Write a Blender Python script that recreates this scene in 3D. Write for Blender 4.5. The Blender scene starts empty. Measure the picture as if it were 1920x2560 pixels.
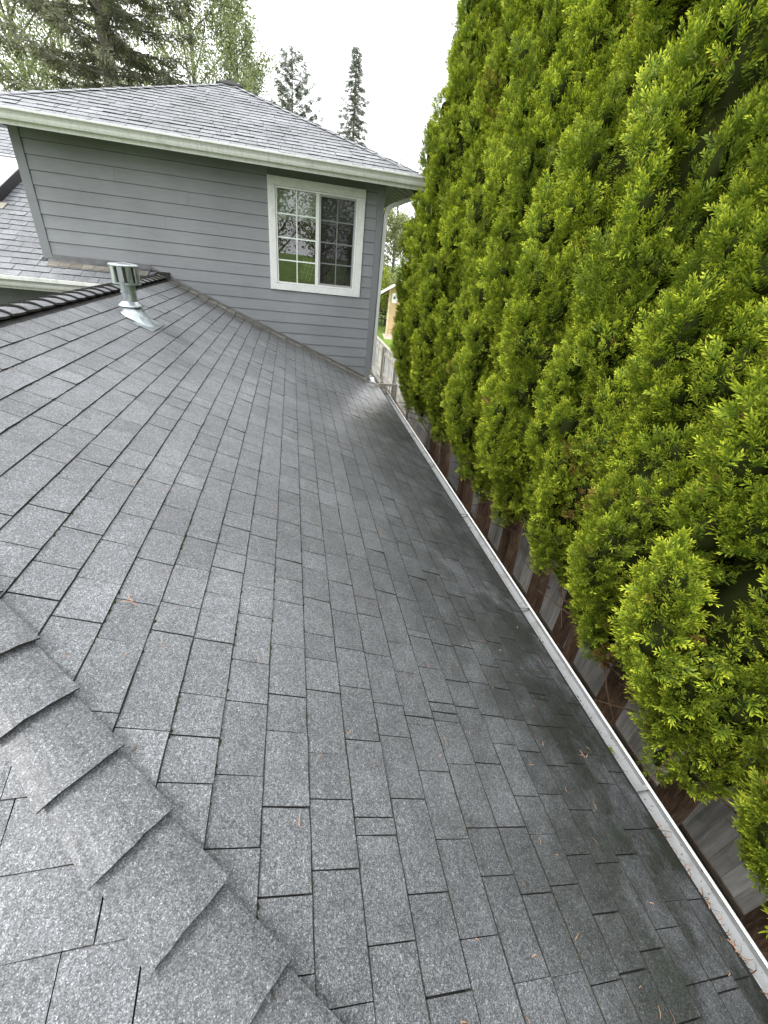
import bpy, math, random
import numpy as np
from mathutils import Vector, Matrix

random.seed(7)
RNG = np.random.default_rng(11)
scene = bpy.context.scene
COL = scene.collection

# ------------------------------------------------------------------ camera
cam_data = bpy.data.cameras.new('camera')
cam_data.sensor_fit = 'HORIZONTAL'
cam_data.sensor_width = 36.0
cam_data.lens = 36.0 * 1025.39 / 1920.0
cam_data.clip_start = 0.05
cam_data.clip_end = 2000
cam = bpy.data.objects.new('camera', cam_data)
COL.objects.link(cam)
CAM = Vector((-1.394, -7.7085, 4.5538))
cam.location = CAM
cam.rotation_euler = (1.0177, -0.1033, -0.1882)
scene.camera = cam

# ------------------------------------------------------------------ sky, sun, exposure
SUN_EL, SUN_AZ = math.radians(54), math.radians(265)     # azimuth clockwise from +y
world = bpy.data.worlds.new('World')
scene.world = world
world.use_nodes = True
wn = world.node_tree
wn.nodes.clear()
sky = wn.nodes.new('ShaderNodeTexSky')
sky.sky_type = 'NISHITA'
sky.sun_disc = False
sky.sun_elevation = SUN_EL
sky.sun_rotation = SUN_AZ
sky.air_density = 1.0
sky.dust_density = 6.0
sky.ozone_density = 0.6
bw = wn.nodes.new('ShaderNodeRGBToBW')
flat = wn.nodes.new('ShaderNodeMix'); flat.data_type = 'RGBA'
flat.inputs[0].default_value = 0.80
flat.inputs[7].default_value = (11.0, 11.15, 11.4, 1)     # even cloud sheet
clr = wn.nodes.new('ShaderNodeMix'); clr.data_type = 'RGBA'
clr.inputs[0].default_value = 0.92
bg = wn.nodes.new('ShaderNodeBackground')
bg.inputs[1].default_value = 0.120
wout = wn.nodes.new('ShaderNodeOutputWorld')
wn.links.new(sky.outputs[0], bw.inputs[0])
wn.links.new(sky.outputs[0], clr.inputs[6])
wn.links.new(bw.outputs[0], clr.inputs[7])
wn.links.new(clr.outputs[2], flat.inputs[6])
wn.links.new(flat.outputs[2], bg.inputs[0])
wn.links.new(bg.outputs[0], wout.inputs[0])

sun_data = bpy.data.lights.new('sun', 'SUN')
sun_data.energy = 1.5
sun_data.angle = math.radians(20)
sun_data.color = (1.0, 0.965, 0.91)
sun = bpy.data.objects.new('sun', sun_data)
COL.objects.link(sun)
sd = Vector((math.sin(SUN_AZ) * math.cos(SUN_EL), math.cos(SUN_AZ) * math.cos(SUN_EL), math.sin(SUN_EL)))
sun.rotation_euler = sd.to_track_quat('Z', 'Y').to_euler()
sun.location = (-6, -14, 14)

vs = scene.view_settings
vs.view_transform = 'Standard'
vs.look = 'None'
vs.exposure = 1.2
vs.gamma = 1.0
vs.use_curve_mapping = False

# ------------------------------------------------------------------ helpers
def tag(o, label=None, cat=None, group=None, kind=None):
    if label: o['label'] = label
    if cat: o['category'] = cat
    if group: o['group'] = group
    if kind: o['kind'] = kind
    return o

def empty(name, loc, label=None, cat=None, group=None):
    o = bpy.data.objects.new(name, None)
    o.empty_display_size = 0.2
    o.location = loc
    COL.objects.link(o)
    return tag(o, label, cat, group)

def adopt(o, parent):
    """parent o (built in world coordinates) under a thing whose Empty has only a location"""
    o.parent = parent
    if parent.type == 'EMPTY':
        o.matrix_parent_inverse = Matrix.Translation(-Vector(parent.location))
    return o

class MB:
    """collects polygons; build() links them as ONE mesh object"""
    def __init__(s):
        s.v, s.f, s.m, s.c = [], [], [], []
    def vert(s, p, c=1.0):
        s.v.append((float(p[0]), float(p[1]), float(p[2]))); s.c.append(c)
        return len(s.v) - 1
    def poly(s, pts, m=0, c=1.0):
        s.f.append([s.vert(p, c) for p in pts]); s.m.append(m)
    def face(s, idx, m=0):
        s.f.append(list(idx)); s.m.append(m)
    def box(s, lo, hi, m=0, c=1.0):
        x0, y0, z0 = lo; x1, y1, z1 = hi
        b = [s.vert(p, c) for p in ((x0,y0,z0),(x1,y0,z0),(x1,y1,z0),(x0,y1,z0),(x0,y0,z1),(x1,y0,z1),(x1,y1,z1),(x0,y1,z1))]
        for q in ((0,3,2,1),(4,5,6,7),(0,1,5,4),(1,2,6,5),(2,3,7,6),(3,0,4,7)):
            s.face([b[i] for i in q], m)
    def hexa(s, p, m=0, c=1.0):
        b = [s.vert(q, c) for q in p]
        for q in ((0,3,2,1),(4,5,6,7),(0,1,5,4),(1,2,6,5),(2,3,7,6),(3,0,4,7)):
            s.face([b[i] for i in q], m)
    def extrude(s, prof, a, b, axis, m=0, closed=False, cap=False, c=1.0):
        """profile of (p,q) in the plane normal to axis ('x': (y,z), 'y': (x,z)) swept from a to b"""
        def P(t, pq):
            return (t, pq[0], pq[1]) if axis == 'x' else (pq[0], t, pq[1])
        A = [s.vert(P(a, q), c) for q in prof]; B = [s.vert(P(b, q), c) for q in prof]
        n = len(prof)
        for i in range(n if closed else n - 1):
            j = (i + 1) % n
            s.face([A[i], A[j], B[j], B[i]], m)
        if cap:
            s.face(A[::-1], m); s.face(B, m)
    def tube(s, pts, rads, n=8, m=0, c=1.0, cap=True):
        rings = []
        pts = [Vector(p) for p in pts]
        up = None
        for i, p in enumerate(pts):
            d = (pts[min(i+1, len(pts)-1)] - pts[max(i-1, 0)]).normalized()
            if up is None:
                up = d.orthogonal().normalized()
            u = (up - d * up.dot(d))
            u = u.normalized() if u.length > 1e-5 else d.orthogonal().normalized()
            up = u
            w = d.cross(u)
            rings.append([s.vert(p + (u * math.cos(2*math.pi*k/n) + w * math.sin(2*math.pi*k/n)) * rads[i], c) for k in range(n)])
        for a, b in zip(rings, rings[1:]):
            for k in range(n):
                s.face([a[k], a[(k+1) % n], b[(k+1) % n], b[k]], m)
        if cap:
            s.face(rings[0][::-1], m); s.face(rings[-1], m)
    def lathe(s, prof, ctr, n=24, m=0, c=1.0):
        rings = []
        for r, z in prof:
            rings.append([s.vert((ctr[0] + r*math.cos(2*math.pi*k/n), ctr[1] + r*math.sin(2*math.pi*k/n), z), c) for k in range(n)])
        for a, b in zip(rings, rings[1:]):
            for k in range(n):
                s.face([a[k], a[(k+1) % n], b[(k+1) % n], b[k]], m)
    def build(s, name, mats, parent=None, smooth=False, bevel=0):
        me = bpy.data.meshes.new(name)
        me.from_pydata(s.v, [], s.f)
        for mt in (mats if isinstance(mats, (list, tuple)) else [mats]):
            me.materials.append(mt)
        me.polygons.foreach_set('material_index', s.m)
        ca = me.color_attributes.new('Col', 'FLOAT_COLOR', 'POINT')
        arr = np.ones((len(s.v), 4), np.float32)
        arr[:, 0] = arr[:, 1] = arr[:, 2] = np.array(s.c, np.float32)
        ca.data.foreach_set('color', arr.ravel())
        if smooth:
            me.polygons.foreach_set('use_smooth', [True] * len(s.f))
        me.update()
        o = bpy.data.objects.new(name, me)
        COL.objects.link(o)
        if bevel:
            md = o.modifiers.new('bevel', 'BEVEL'); md.width = bevel; md.segments = 2; md.limit_method = 'ANGLE'
        if parent: adopt(o, parent)
        return o

def quad_mesh(name, V, F, C, mat, smooth=False):
    """fast mesh: V (n,3), F (m,4) indices, C (n,4) colour attribute"""
    me = bpy.data.meshes.new(name)
    V = np.asarray(V, np.float32); F = np.asarray(F, np.int32)
    me.vertices.add(len(V)); me.vertices.foreach_set('co', V.ravel())
    me.loops.add(F.size); me.loops.foreach_set('vertex_index', F.ravel())
    me.polygons.add(len(F))
    me.polygons.foreach_set('loop_start', np.arange(0, F.size, F.shape[1], dtype=np.int32))
    me.update(calc_edges=True)
    ca = me.color_attributes.new('Col', 'FLOAT_COLOR', 'POINT')
    ca.data.foreach_set('color', np.asarray(C, np.float32).ravel())
    me.materials.append(mat)
    if smooth:
        me.polygons.foreach_set('use_smooth', np.ones(len(F), bool))
    me.validate()
    return me

def link(name, me, parent=None):
    o = bpy.data.objects.new(name, me); COL.objects.link(o)
    if parent: adopt(o, parent)
    return o

# ------------------------------------------------------------------ materials
class NT:
    def __init__(s, name, rough=0.6, spec=0.5, metal=0.0):
        s.mat = bpy.data.materials.new(name); s.mat.use_nodes = True
        s.t = s.mat.node_tree; s.n = s.t.nodes; s.l = s.t.links
        s.b = s.n['Principled BSDF']
        s.b.inputs['Roughness'].default_value = rough
        s.b.inputs['Specular IOR Level'].default_value = spec
        s.b.inputs['Metallic'].default_value = metal
        s.pos = s.n.new('ShaderNodeNewGeometry').outputs['Position']
    def lk(s, a, b): s.l.new(a, b)
    def mapping(s, scale, rot=(0, 0, 0), loc=(0, 0, 0), src=None):
        m = s.n.new('ShaderNodeMapping')
        m.inputs['Scale'].default_value = scale; m.inputs['Rotation'].default_value = rot; m.inputs['Location'].default_value = loc
        s.lk(src or s.pos, m.inputs['Vector']); return m.outputs[0]
    def noise(s, scale, detail=3, rough=0.55, vec=None, dist=0.0):
        t = s.n.new('ShaderNodeTexNoise')
        t.inputs['Scale'].default_value = scale; t.inputs['Detail'].default_value = detail
        t.inputs['Roughness'].default_value = rough; t.inputs['Distortion'].default_value = dist
        s.lk(vec or s.pos, t.inputs['Vector']); return t.outputs['Fac']
    def voro(s, scale, vec=None, out='Color'):
        t = s.n.new('ShaderNodeTexVoronoi'); t.inputs['Scale'].default_value = scale
        s.lk(vec or s.pos, t.inputs['Vector']); return t.outputs[out]
    def sep(s, v):
        n = s.n.new('ShaderNodeSeparateXYZ'); s.lk(v, n.inputs[0]); return n.outputs
    def ramp(s, fac, stops, interp='LINEAR'):
        r = s.n.new('ShaderNodeValToRGB'); r.color_ramp.interpolation = interp
        e = r.color_ramp.elements
        while len(e) < len(stops): e.new(0.5)
        for el, (p, c) in zip(e, stops):
            el.position = p
            el.color = (c, c, c, 1) if isinstance(c, (int, float)) else (*c, 1)
        s.lk(fac, r.inputs[0]); return r.outputs[0]
    def mix(s, fac, a, b, mode='MIX'):
        m = s.n.new('ShaderNodeMix'); m.data_type = 'RGBA'; m.blend_type = mode
        for v, i in ((fac, 0), (a, 6), (b, 7)):
            if isinstance(v, (int, float)): m.inputs[i].default_value = v if i == 0 else (v, v, v, 1)
            elif isinstance(v, tuple): m.inputs[i].default_value = (*v, 1)
            else: s.lk(v, m.inputs[i])
        return m.outputs[2]
    def math(s, op, a, b=None, clamp=False):
        m = s.n.new('ShaderNodeMath'); m.operation = op; m.use_clamp = clamp
        for v, i in ((a, 0), (b, 1)):
            if v is None: continue
            if isinstance(v, (int, float)): m.inputs[i].default_value = v
            else: s.lk(v, m.inputs[i])
        return m.outputs[0]
    def rng(s, v, a, b, c=0.0, d=1.0, smooth=True):
        m = s.n.new('ShaderNodeMapRange'); m.interpolation_type = 'SMOOTHSTEP' if smooth else 'LINEAR'
        s.lk(v, m.inputs[0])
        for i, x in zip((1, 2, 3, 4), (a, b, c, d)): m.inputs[i].default_value = x
        return m.outputs[0]
    def attr(s, name='Col'):
        a = s.n.new('ShaderNodeAttribute'); a.attribute_name = name; return a.outputs['Color']
    def bump(s, h, strength=0.3, dist=0.01):
        b = s.n.new('ShaderNodeBump'); b.inputs['Strength'].default_value = strength; b.inputs['Distance'].default_value = dist
        s.lk(h, b.inputs['Height']); s.lk(b.outputs[0], s.b.inputs['Normal'])
    def color(s, c):
        if isinstance(c, tuple): s.b.inputs['Base Color'].default_value = (*c, 1)
        else: s.lk(c, s.b.inputs['Base Color'])
    def set(s, k, v):
        if isinstance(v, (int, float)): s.b.inputs[k].default_value = v
        else: s.lk(v, s.b.inputs[k])

def shingle_material(name, dark=1.0, algae=True):
    k = NT(name, 0.6, 0.25)
    g1 = k.sep(k.voro(460))[0]
    g2 = k.sep(k.voro(170))[1]
    gran = k.ramp(g1, [(0.0, (.070,.074,.081)), (.30, (.124,.131,.142)), (.66, (.188,.197,.210)), (.92, (.256,.268,.284)), (1.0, (.44,.46,.49))])
    gran2 = k.ramp(g2, [(0.0, .70), (.5, .97), (.9, 1.12), (1.0, 1.35)])
    c = k.mix(1.0, gran, gran2, 'MULTIPLY')
    c = k.mix(1.0, c, k.attr(), 'MULTIPLY')
    blot = k.noise(1.3, 4, .6)
    c = k.mix(1.0, c, k.ramp(blot, [(.3, .80 * dark), (.7, 1.14 * dark)]), 'MULTIPLY')
    fine = k.noise(14, 3, .6)
    c = k.mix(1.0, c, k.ramp(fine, [(.3, .88), (.7, 1.1)]), 'MULTIPLY')
    if algae:
        x, y, z = k.sep(k.pos)
        # green-black growth on the lowest courses, thickest at the near corner
        n = k.noise(3.2, 4, .65)
        band = k.math('MULTIPLY', k.rng(x, -1.0, .15), k.rng(y, -3.5, -7.6, .25, 1.0))
        amt = k.math('MULTIPLY', band, k.rng(n, .36, .62), True)
        c = k.mix(k.math('MULTIPLY', amt, .9), c, k.mix(1.0, c, (.30, .34, .22), 'MULTIPLY'))
        damp_shade = k.math('MULTIPLY', k.rng(x, -2.0, .15), k.rng(y, -.9, -2.6))  # damp band, with the fainter sky reflection near the gutter painted in
        c = k.mix(k.math('MULTIPLY', k.math('MULTIPLY', damp_shade, k.rng(n, .02, .6, .35, 1.0)), .95), c, k.mix(1.0, c, (.30, .30, .31), 'MULTIPLY'))
        # brown silt washed down beside the wall
        n2 = k.noise(5, 4, .6)
        silt = k.math('MULTIPLY', k.rng(y, -1.2, -.28), k.rng(n2, .35, .65))
        c = k.mix(k.math('MULTIPLY', silt, .55), c, (.088, .078, .062))
        # wet patch below the downspout
        wx = k.math('ADD', x, .60); wy = k.math('ADD', y, 1.1)
        d2 = k.math('ADD', k.math('MULTIPLY', k.math('MULTIPLY', wx, wx), 2.0), k.math('MULTIPLY', k.math('MULTIPLY', wy, wy), .55))
        wet = k.math('MULTIPLY', k.rng(d2, 4.5, .2), k.rng(k.noise(4, 5, .7), .15, .75), True)
        k.lk(k.math('SUBTRACT', k.ramp(k.noise(2.2, 3), [(.35, .50), (.65, .62)]), k.math('MULTIPLY', wet, .22)), k.b.inputs['Roughness'])
        k.lk(k.math('ADD', k.math('MULTIPLY', wet, .60), .20), k.b.inputs['Coat Weight'])
        k.b.inputs['Coat Roughness'].default_value = .30
    else:
        k.lk(k.ramp(k.noise(2.2, 3), [(.35, .38), (.65, .52)]), k.b.inputs['Roughness'])
    k.color(c)
    k.bump(g1, .55, .0025)
    return k.mat

M = {}
M['shingle'] = shingle_material('asphalt_shingle', 1.0)
M['shingle_far'] = shingle_material('asphalt_shingle_upper', 1.32, False)
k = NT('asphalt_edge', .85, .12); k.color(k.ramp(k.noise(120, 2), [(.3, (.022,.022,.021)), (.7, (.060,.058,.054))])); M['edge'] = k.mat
k = NT('roof_deck', .9); k.color((.012, .012, .012)); M['deck'] = k.mat

def paint(name, col, rough=.5, dirt_shade=.25, dirtcol=(.25,.24,.2), bumpy=.0, spec=.4):
    k = NT(name, rough, spec)
    n = k.noise(7, 5, .65); m = k.noise(60, 2)
    c = k.mix(k.math('MULTIPLY', k.rng(n, .42, .75), dirt_shade), col, dirtcol)
    c = k.mix(1.0, c, k.ramp(m, [(.3, .93), (.7, 1.05)]), 'MULTIPLY')
    k.color(c)
    if bumpy: k.bump(m, bumpy, .004)
    return k.mat

# grey lap siding with pressed wood grain
k = NT('grey_siding', .52, .35)
gv = k.mapping((2.2, 2.2, 34))
w = k.noise(1.6, 5, .62, gv, 1.6)
n = k.noise(1.1, 4)
c = k.mix(1.0, (.250, .259, .275), k.ramp(n, [(.3, .86), (.7, 1.1)]), 'MULTIPLY')
c = k.mix(1.0, c, k.attr(), 'MULTIPLY')
c = k.mix(1.0, c, k.ramp(w, [(.35, .93), (.6, 1.04)]), 'MULTIPLY')
k.color(c); k.bump(w, .35, .006); M['siding'] = k.mat
k = NT('dirty_shaded_lap_joint', .8); k.color((.035, .037, .040)); M['lap_dirt_shade'] = k.mat  # lap line: caulk dirt with the lap's shadow painted in
M['grey_trim'] = paint('grey_trim', (.215, .225, .240), .5, .15, (.12, .12, .12))
# white gutters: drip stains run down the face
k = NT('white_gutter', .42, .5)
st = k.noise(1.0, 4, .7, k.mapping((26, 26, 1.2)))
gr = k.noise(3.2, 5, .65)
c = k.mix(k.math('MULTIPLY', k.rng(st, .45, .72), .38), (.70, .71, .685), (.36, .36, .29))
c = k.mix(k.math('MULTIPLY', k.rng(gr, .5, .75), .30), c, (.30, .31, .24))
k.color(c); M['gutter'] = k.mat
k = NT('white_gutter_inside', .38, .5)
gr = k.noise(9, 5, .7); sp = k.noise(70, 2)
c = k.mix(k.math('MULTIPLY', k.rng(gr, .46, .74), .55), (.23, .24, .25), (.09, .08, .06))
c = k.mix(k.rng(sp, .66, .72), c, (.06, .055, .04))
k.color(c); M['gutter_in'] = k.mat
M['white_trim'] = paint('white_window_trim', (.78, .79, .78), .45, .28, (.42, .41, .37))
M['vinyl'] = paint('white_vinyl', (.82, .83, .82), .3, .18, (.5, .48, .44))
M['muntin'] = paint('white_muntin', (.80, .86, .82), .3, .05)
M['screen_frame'] = paint('grey_screen_frame', (.40, .40, .40), .45, .1)
k = NT('galvanised', .36, .5, .85)
vz = k.sep(k.voro(30, k.mapping((1, 1, .35))))[0]
k.color(k.ramp(vz, [(0, (.28,.31,.33)), (1, (.50,.54,.56))])); k.lk(k.ramp(k.noise(5), [(.3,.28),(.7,.5)]), k.b.inputs['Roughness']); M['galv'] = k.mat
k = NT('galvanised_inside', .6, .3, .5); k.color((.10, .085, .07)); M['galv_in'] = k.mat
M['soffit'] = paint('dark_soffit', (.050, .053, .060), .5, .2, (.02, .02, .02))
M['soffit_line'] = paint('soffit_lit_edge', (.30, .31, .33), .5, .1)  # pale strips: light on the board edges put into the colour
k = NT('flashing', .5, .5, .35); k.color(k.ramp(k.noise(9, 4), [(.3, (.085,.085,.088)), (.7, (.15,.15,.155))])); M['flash'] = k.mat
k = NT('silted_step_shingle', .6)
k.color(k.mix(1.0, k.ramp(k.noise(6, 5, .65), [(.3, (.16,.145,.12)), (.55, (.27,.25,.21)), (.75, (.36,.34,.30))]), k.attr(), 'MULTIPLY')); k.bump(k.voro(300, None, 'Distance'), .4, .002); M['step'] = k.mat

def glass_mat(name, tint):
    m = bpy.data.materials.new(name); m.use_nodes = True
    t = m.node_tree; t.nodes.clear()
    o = t.nodes.new('ShaderNodeOutputMaterial'); mx = t.nodes.new('ShaderNodeMixShader')
    fr = t.nodes.new('ShaderNodeFresnel'); fr.inputs[0].default_value = 2.3
    tr = t.nodes.new('ShaderNodeBsdfTransparent'); tr.inputs[0].default_value = (*tint, 1)
    gl = t.nodes.new('ShaderNodeBsdfGlossy'); gl.inputs['Roughness'].default_value = 0.0
    t.links.new(fr.outputs[0], mx.inputs[0]); t.links.new(tr.outputs[0], mx.inputs[1]); t.links.new(gl.outputs[0], mx.inputs[2])
    t.links.new(mx.outputs[0], o.inputs[0]); return m
M['glass'] = glass_mat('window_glass', (.84, .91, .87))
m = bpy.data.materials.new('insect_mesh'); m.use_nodes = True
t = m.node_tree; t.nodes.clear()
o_ = t.nodes.new('ShaderNodeOutputMaterial'); mx = t.nodes.new('ShaderNodeMixShader'); mx.inputs[0].default_value = .52
tr = t.nodes.new('ShaderNodeBsdfTransparent'); df = t.nodes.new('ShaderNodeBsdfDiffuse'); df.inputs[0].default_value = (.035, .035, .036, 1)
t.links.new(tr.outputs[0], mx.inputs[1]); t.links.new(df.outputs[0], mx.inputs[2]); t.links.new(mx.outputs[0], o_.inputs[0]); M['mesh'] = m

k = NT('weathered_board', .8, .25)
gv = k.mapping((9, 9, .7)); w = k.noise(2.5, 5, .65, gv)
n = k.noise(2.4, 4, .6)
c = k.mix(1.0, k.ramp(w, [(.3, (.25,.25,.24)), (.55, (.40,.40,.39)), (.75, (.50,.50,.49))]), k.attr(), 'MULTIPLY')
c = k.mix(k.math('MULTIPLY', k.rng(n, .5, .7), .45), c, (.10, .11, .06))
k.color(c); k.bump(w, .4, .004); M['board'] = k.mat
M['new_wood'] = paint('pale_rail_wood', (.30, .28, .23), .75, .4, (.16, .16, .10))
k = NT('bark', .9, .15)
w = k.noise(3, 5, .7, k.mapping((16, 16, 2.2)))
k.color(k.ramp(w, [(.3, (.03,.019,.012)), (.55, (.085,.054,.036)), (.75, (.16,.11,.078))])); k.bump(w, .8, .02); M['bark'] = k.mat
k = NT('grey_bark', .9, .15)
w = k.noise(3, 4, .7, k.mapping((5, 5, 1)))
k.color(k.ramp(w, [(.3, (.085,.075,.065)), (.7, (.21,.19,.17))])); M['bark_grey'] = k.mat

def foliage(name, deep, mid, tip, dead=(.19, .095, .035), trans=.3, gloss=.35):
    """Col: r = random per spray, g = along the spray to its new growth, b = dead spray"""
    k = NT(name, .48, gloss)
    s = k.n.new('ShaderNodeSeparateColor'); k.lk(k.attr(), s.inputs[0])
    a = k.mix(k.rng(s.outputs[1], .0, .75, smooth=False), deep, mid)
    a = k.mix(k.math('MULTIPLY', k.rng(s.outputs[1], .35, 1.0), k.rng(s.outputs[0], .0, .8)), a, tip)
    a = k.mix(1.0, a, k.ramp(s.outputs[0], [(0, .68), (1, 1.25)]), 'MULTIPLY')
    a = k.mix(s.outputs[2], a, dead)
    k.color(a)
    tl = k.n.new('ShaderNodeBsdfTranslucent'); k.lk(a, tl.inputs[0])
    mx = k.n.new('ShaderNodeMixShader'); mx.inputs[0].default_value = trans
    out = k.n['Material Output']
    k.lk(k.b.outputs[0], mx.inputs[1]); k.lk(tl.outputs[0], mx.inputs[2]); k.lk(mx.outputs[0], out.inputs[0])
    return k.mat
M['thuja'] = foliage('arborvitae_leaf', (.056, .105, .016), (.218, .300, .024), (.70, .73, .065), trans=.22, gloss=.14)
M['thuja_core'] = foliage('arborvitae_blocker_dark', (.016, .020, .007), (.024, .032, .009), (.05, .05, .02), trans=.0, gloss=.0)  # colour of the light-blocking core inside the hedge
M['leaf_spring'] = foliage('spring_leaf', (.21, .26, .12), (.34, .39, .19), (.45, .48, .26), trans=.4)  # kept pale to paint distance haze into the leaves
M['leaf_yellow'] = foliage('yellow_green_leaf', (.20, .26, .04), (.34, .42, .05), (.48, .56, .07), trans=.4)
M['leaf_pale'] = foliage('pale_willow_leaf', (.17, .20, .07), (.28, .32, .13), (.36, .40, .18), trans=.4)
M['needle'] = foliage('conifer_needle', (.11, .125, .09), (.18, .19, .125), (.33, .29, .14), trans=.3)  # lightened too, haze carried by the needle colour
M['needle_dark'] = foliage('dark_needle', (.16, .18, .15), (.22, .245, .19), (.28, .30, .22), trans=.35)
M['lilac'] = foliage('lilac_bloom', (.26, .11, .24), (.42, .20, .38), (.56, .34, .52), trans=.3)
k = NT('moss', .9, .1); k.color(k.ramp(k.noise(40, 3), [(.3, (.018,.017,.010)), (.6, (.05,.052,.018)), (.8, (.085,.075,.03))])); M['moss'] = k.mat
k = NT('dry_needles', .8, .1); k.color(k.mix(1.0, (.40, .24, .15), k.attr(), 'MULTIPLY')); M['litter'] = k.mat
k = NT('grass', .8, .2)
n = k.noise(.6, 5, .6); n2 = k.noise(18, 3)
c = k.ramp(n, [(.3, (.075,.125,.022)), (.7, (.17,.25,.035))])
c = k.mix(1.0, c, k.ramp(n2, [(.3, .75), (.7, 1.2)]), 'MULTIPLY')
x, y, z = k.sep(k.pos)
bed = k.math('MULTIPLY', k.math('MULTIPLY', k.rng(x, -9, -8.5), k.rng(x, 4.2, 3.4)), k.math('MULTIPLY', k.rng(y, -14, -13), k.rng(y, 13, 11)))
c = k.mix(bed, c, k.ramp(k.noise(9, 4), [(.3, (.035,.024,.016)), (.7, (.10,.07,.045))]))
k.color(c); k.bump(n2, .5, .03); M['ground'] = k.mat
def plain(name, col, rough=.6, var=.2, scale=8, metal=0.0):
    k = NT(name, rough, .4, metal)
    k.color(k.mix(1.0, col, k.ramp(k.noise(scale, 3), [(.3, 1 - var), (.7, 1 + var)]), 'MULTIPLY')); return k.mat

# ------------------------------------------------------------------ ground
mb = MB(); mb.poly([(-400, -400, 0), (400, -400, 0), (400, 400, 0), (-400, 400, 0)])
tag(mb.build('ground', M['ground']), kind='structure')

# ------------------------------------------------------------------ the house
PZ, PS = 2.5895, 0.4211            # lower roof: z = PZ - PS*x
XE, XR = 0.195, -3.33              # its eave and its ridge
HC = -8.995                        # hip line: x + y = HC
def zA(x): return PZ - PS * x
house = empty('house', (-2.4, 2.4, 0), 'grey lap sided two storey house with charcoal shingle roofs and white gutters', 'house')

def V3(*a): return np.array(a, float)

def make_tabs(O, A, S, N, nc, e, lo, hi, rng, widths=(.125, .245), hb=(.0065, .0095), first=0.0):
    """laminated shingle tabs, one dict each; O on the butt line of the first course, A along it, S up the slope"""
    out = []
    for kk in range(nc):
        s0 = first + kk * e; s1 = s0 + e + .016
        a = lo(s0) - rng.random() * .2
        prev = None
        while a < hi(s0):
            r = rng.random()
            w_ = rng.uniform(.025, .05) if r < .07 else rng.uniform(*widths)
            b = a + w_
            tall = (rng.random() < .55) if prev is None else (not prev if rng.random() < .7 else prev)
            prev = tall
            h = rng.uniform(*hb) * (1.0 if tall else .84)
            ga, gb = rng.uniform(.0004, .0032), rng.uniform(.0004, .0032)
            a0, b0 = max(a + ga, lo(s0)), min(b - gb, hi(s0))
            a1, b1 = max(a + ga, lo(s1)), min(b - gb, hi(s1))
            a = b
            if b0 - a0 < .01: continue
            if b1 - a1 < .001: a1 = b1 = .5 * (max(a1, b0 * 0 + lo(s1)) + min(b1, hi(s1))); b1 += .002
            out.append(dict(O=O, A=A, S=S, N=N, s0=s0, s1=s1, e=e, a0=a0, b0=b0, a1=a1, b1=b1, h=h, tint=float(np.clip(rng.normal(1.0, .055), .85, 1.15)) * (1.02 if tall else .97), seed=int(rng.integers(1 << 30))))
    return out

def tab_into(mb, t, n=4):
    r = np.random.default_rng(t['seed'])
    O, A, S, N = t['O'], t['A'], t['S'], t['N']
    tops, bots, ups, mids = [], [], [], []
    dirt_shade = np.clip(r.normal(.0038, .0009, n) + .0105 * min(1, max(0, (1.75 - t['s0']) / 1.75)), .002, .018) * (.45 if abs(t['A'][0]) > .5 else 1)  # dark course line: dirt plus painted shadow, wider downslope to stay visible
    jit = r.normal(0, .0007, n); lift = r.normal(0, .0005, n)
    lift[0] += r.normal(0, .0012); lift[-1] += r.normal(0, .0012)
    for i in range(n):
        u = i / (n - 1)
        a = t['a0'] + (t['b0'] - t['a0']) * u; au = t['a1'] + (t['b1'] - t['a1']) * u
        s = t['s0'] + jit[i]
        tops.append(mb.vert(O + A * a + S * (s + .0008) + N * (t['h'] + lift[i]), t['tint']))
        bots.append(mb.vert(O + A * a + S * s + N * .0002, t['tint']))
        ups.append(mb.vert(O + A * au + S * t['s1'] + N * .0016, t['tint']))
        f = (t['e'] - dirt_shade[i]) / (t['s1'] - t['s0'])
        mids.append(mb.vert(O + A * (a + (au - a) * f) + S * (t['s0'] + t['e'] - dirt_shade[i]) + N * (t['h'] * (1 - f) + .0016 * f), t['tint']))
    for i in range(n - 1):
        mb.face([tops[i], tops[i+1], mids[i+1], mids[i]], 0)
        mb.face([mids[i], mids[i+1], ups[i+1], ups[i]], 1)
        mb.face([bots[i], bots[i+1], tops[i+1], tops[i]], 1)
    eb = mb.vert(O + A * t['a1'] + S * t['s1'] - N * .001); ec = mb.vert(O + A * t['b1'] + S * t['s1'] - N * .001)
    mb.face([bots[0], tops[0], ups[0], eb], 1)
    mb.face([tops[-1], bots[-1], ec, ups[-1]], 1)

def project(p):
    R = cam.rotation_euler.to_matrix()
    q = R.transposed() @ (Vector(p) - CAM)
    if q.z > -.05: return None
    return (960 + 1025.39 * q.x / -q.z, 1280 - 1025.39 * q.y / -q.z)

def seen_area(t):
    pts = []
    for a, s in ((t['a0'], t['s0']), (t['b0'], t['s0']), (t['b1'], t['s1'] - .016), (t['a1'], t['s1'] - .016)):
        p = project(t['O'] + t['A'] * a + t['S'] * s)
        if p is None: return 0
        pts.append((min(max(p[0], 0), 1920), min(max(p[1], 0), 2560)))
    return abs(sum(pts[i][0] * pts[(i+1) % 4][1] - pts[(i+1) % 4][0] * pts[i][1] for i in range(4))) / 2

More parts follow.
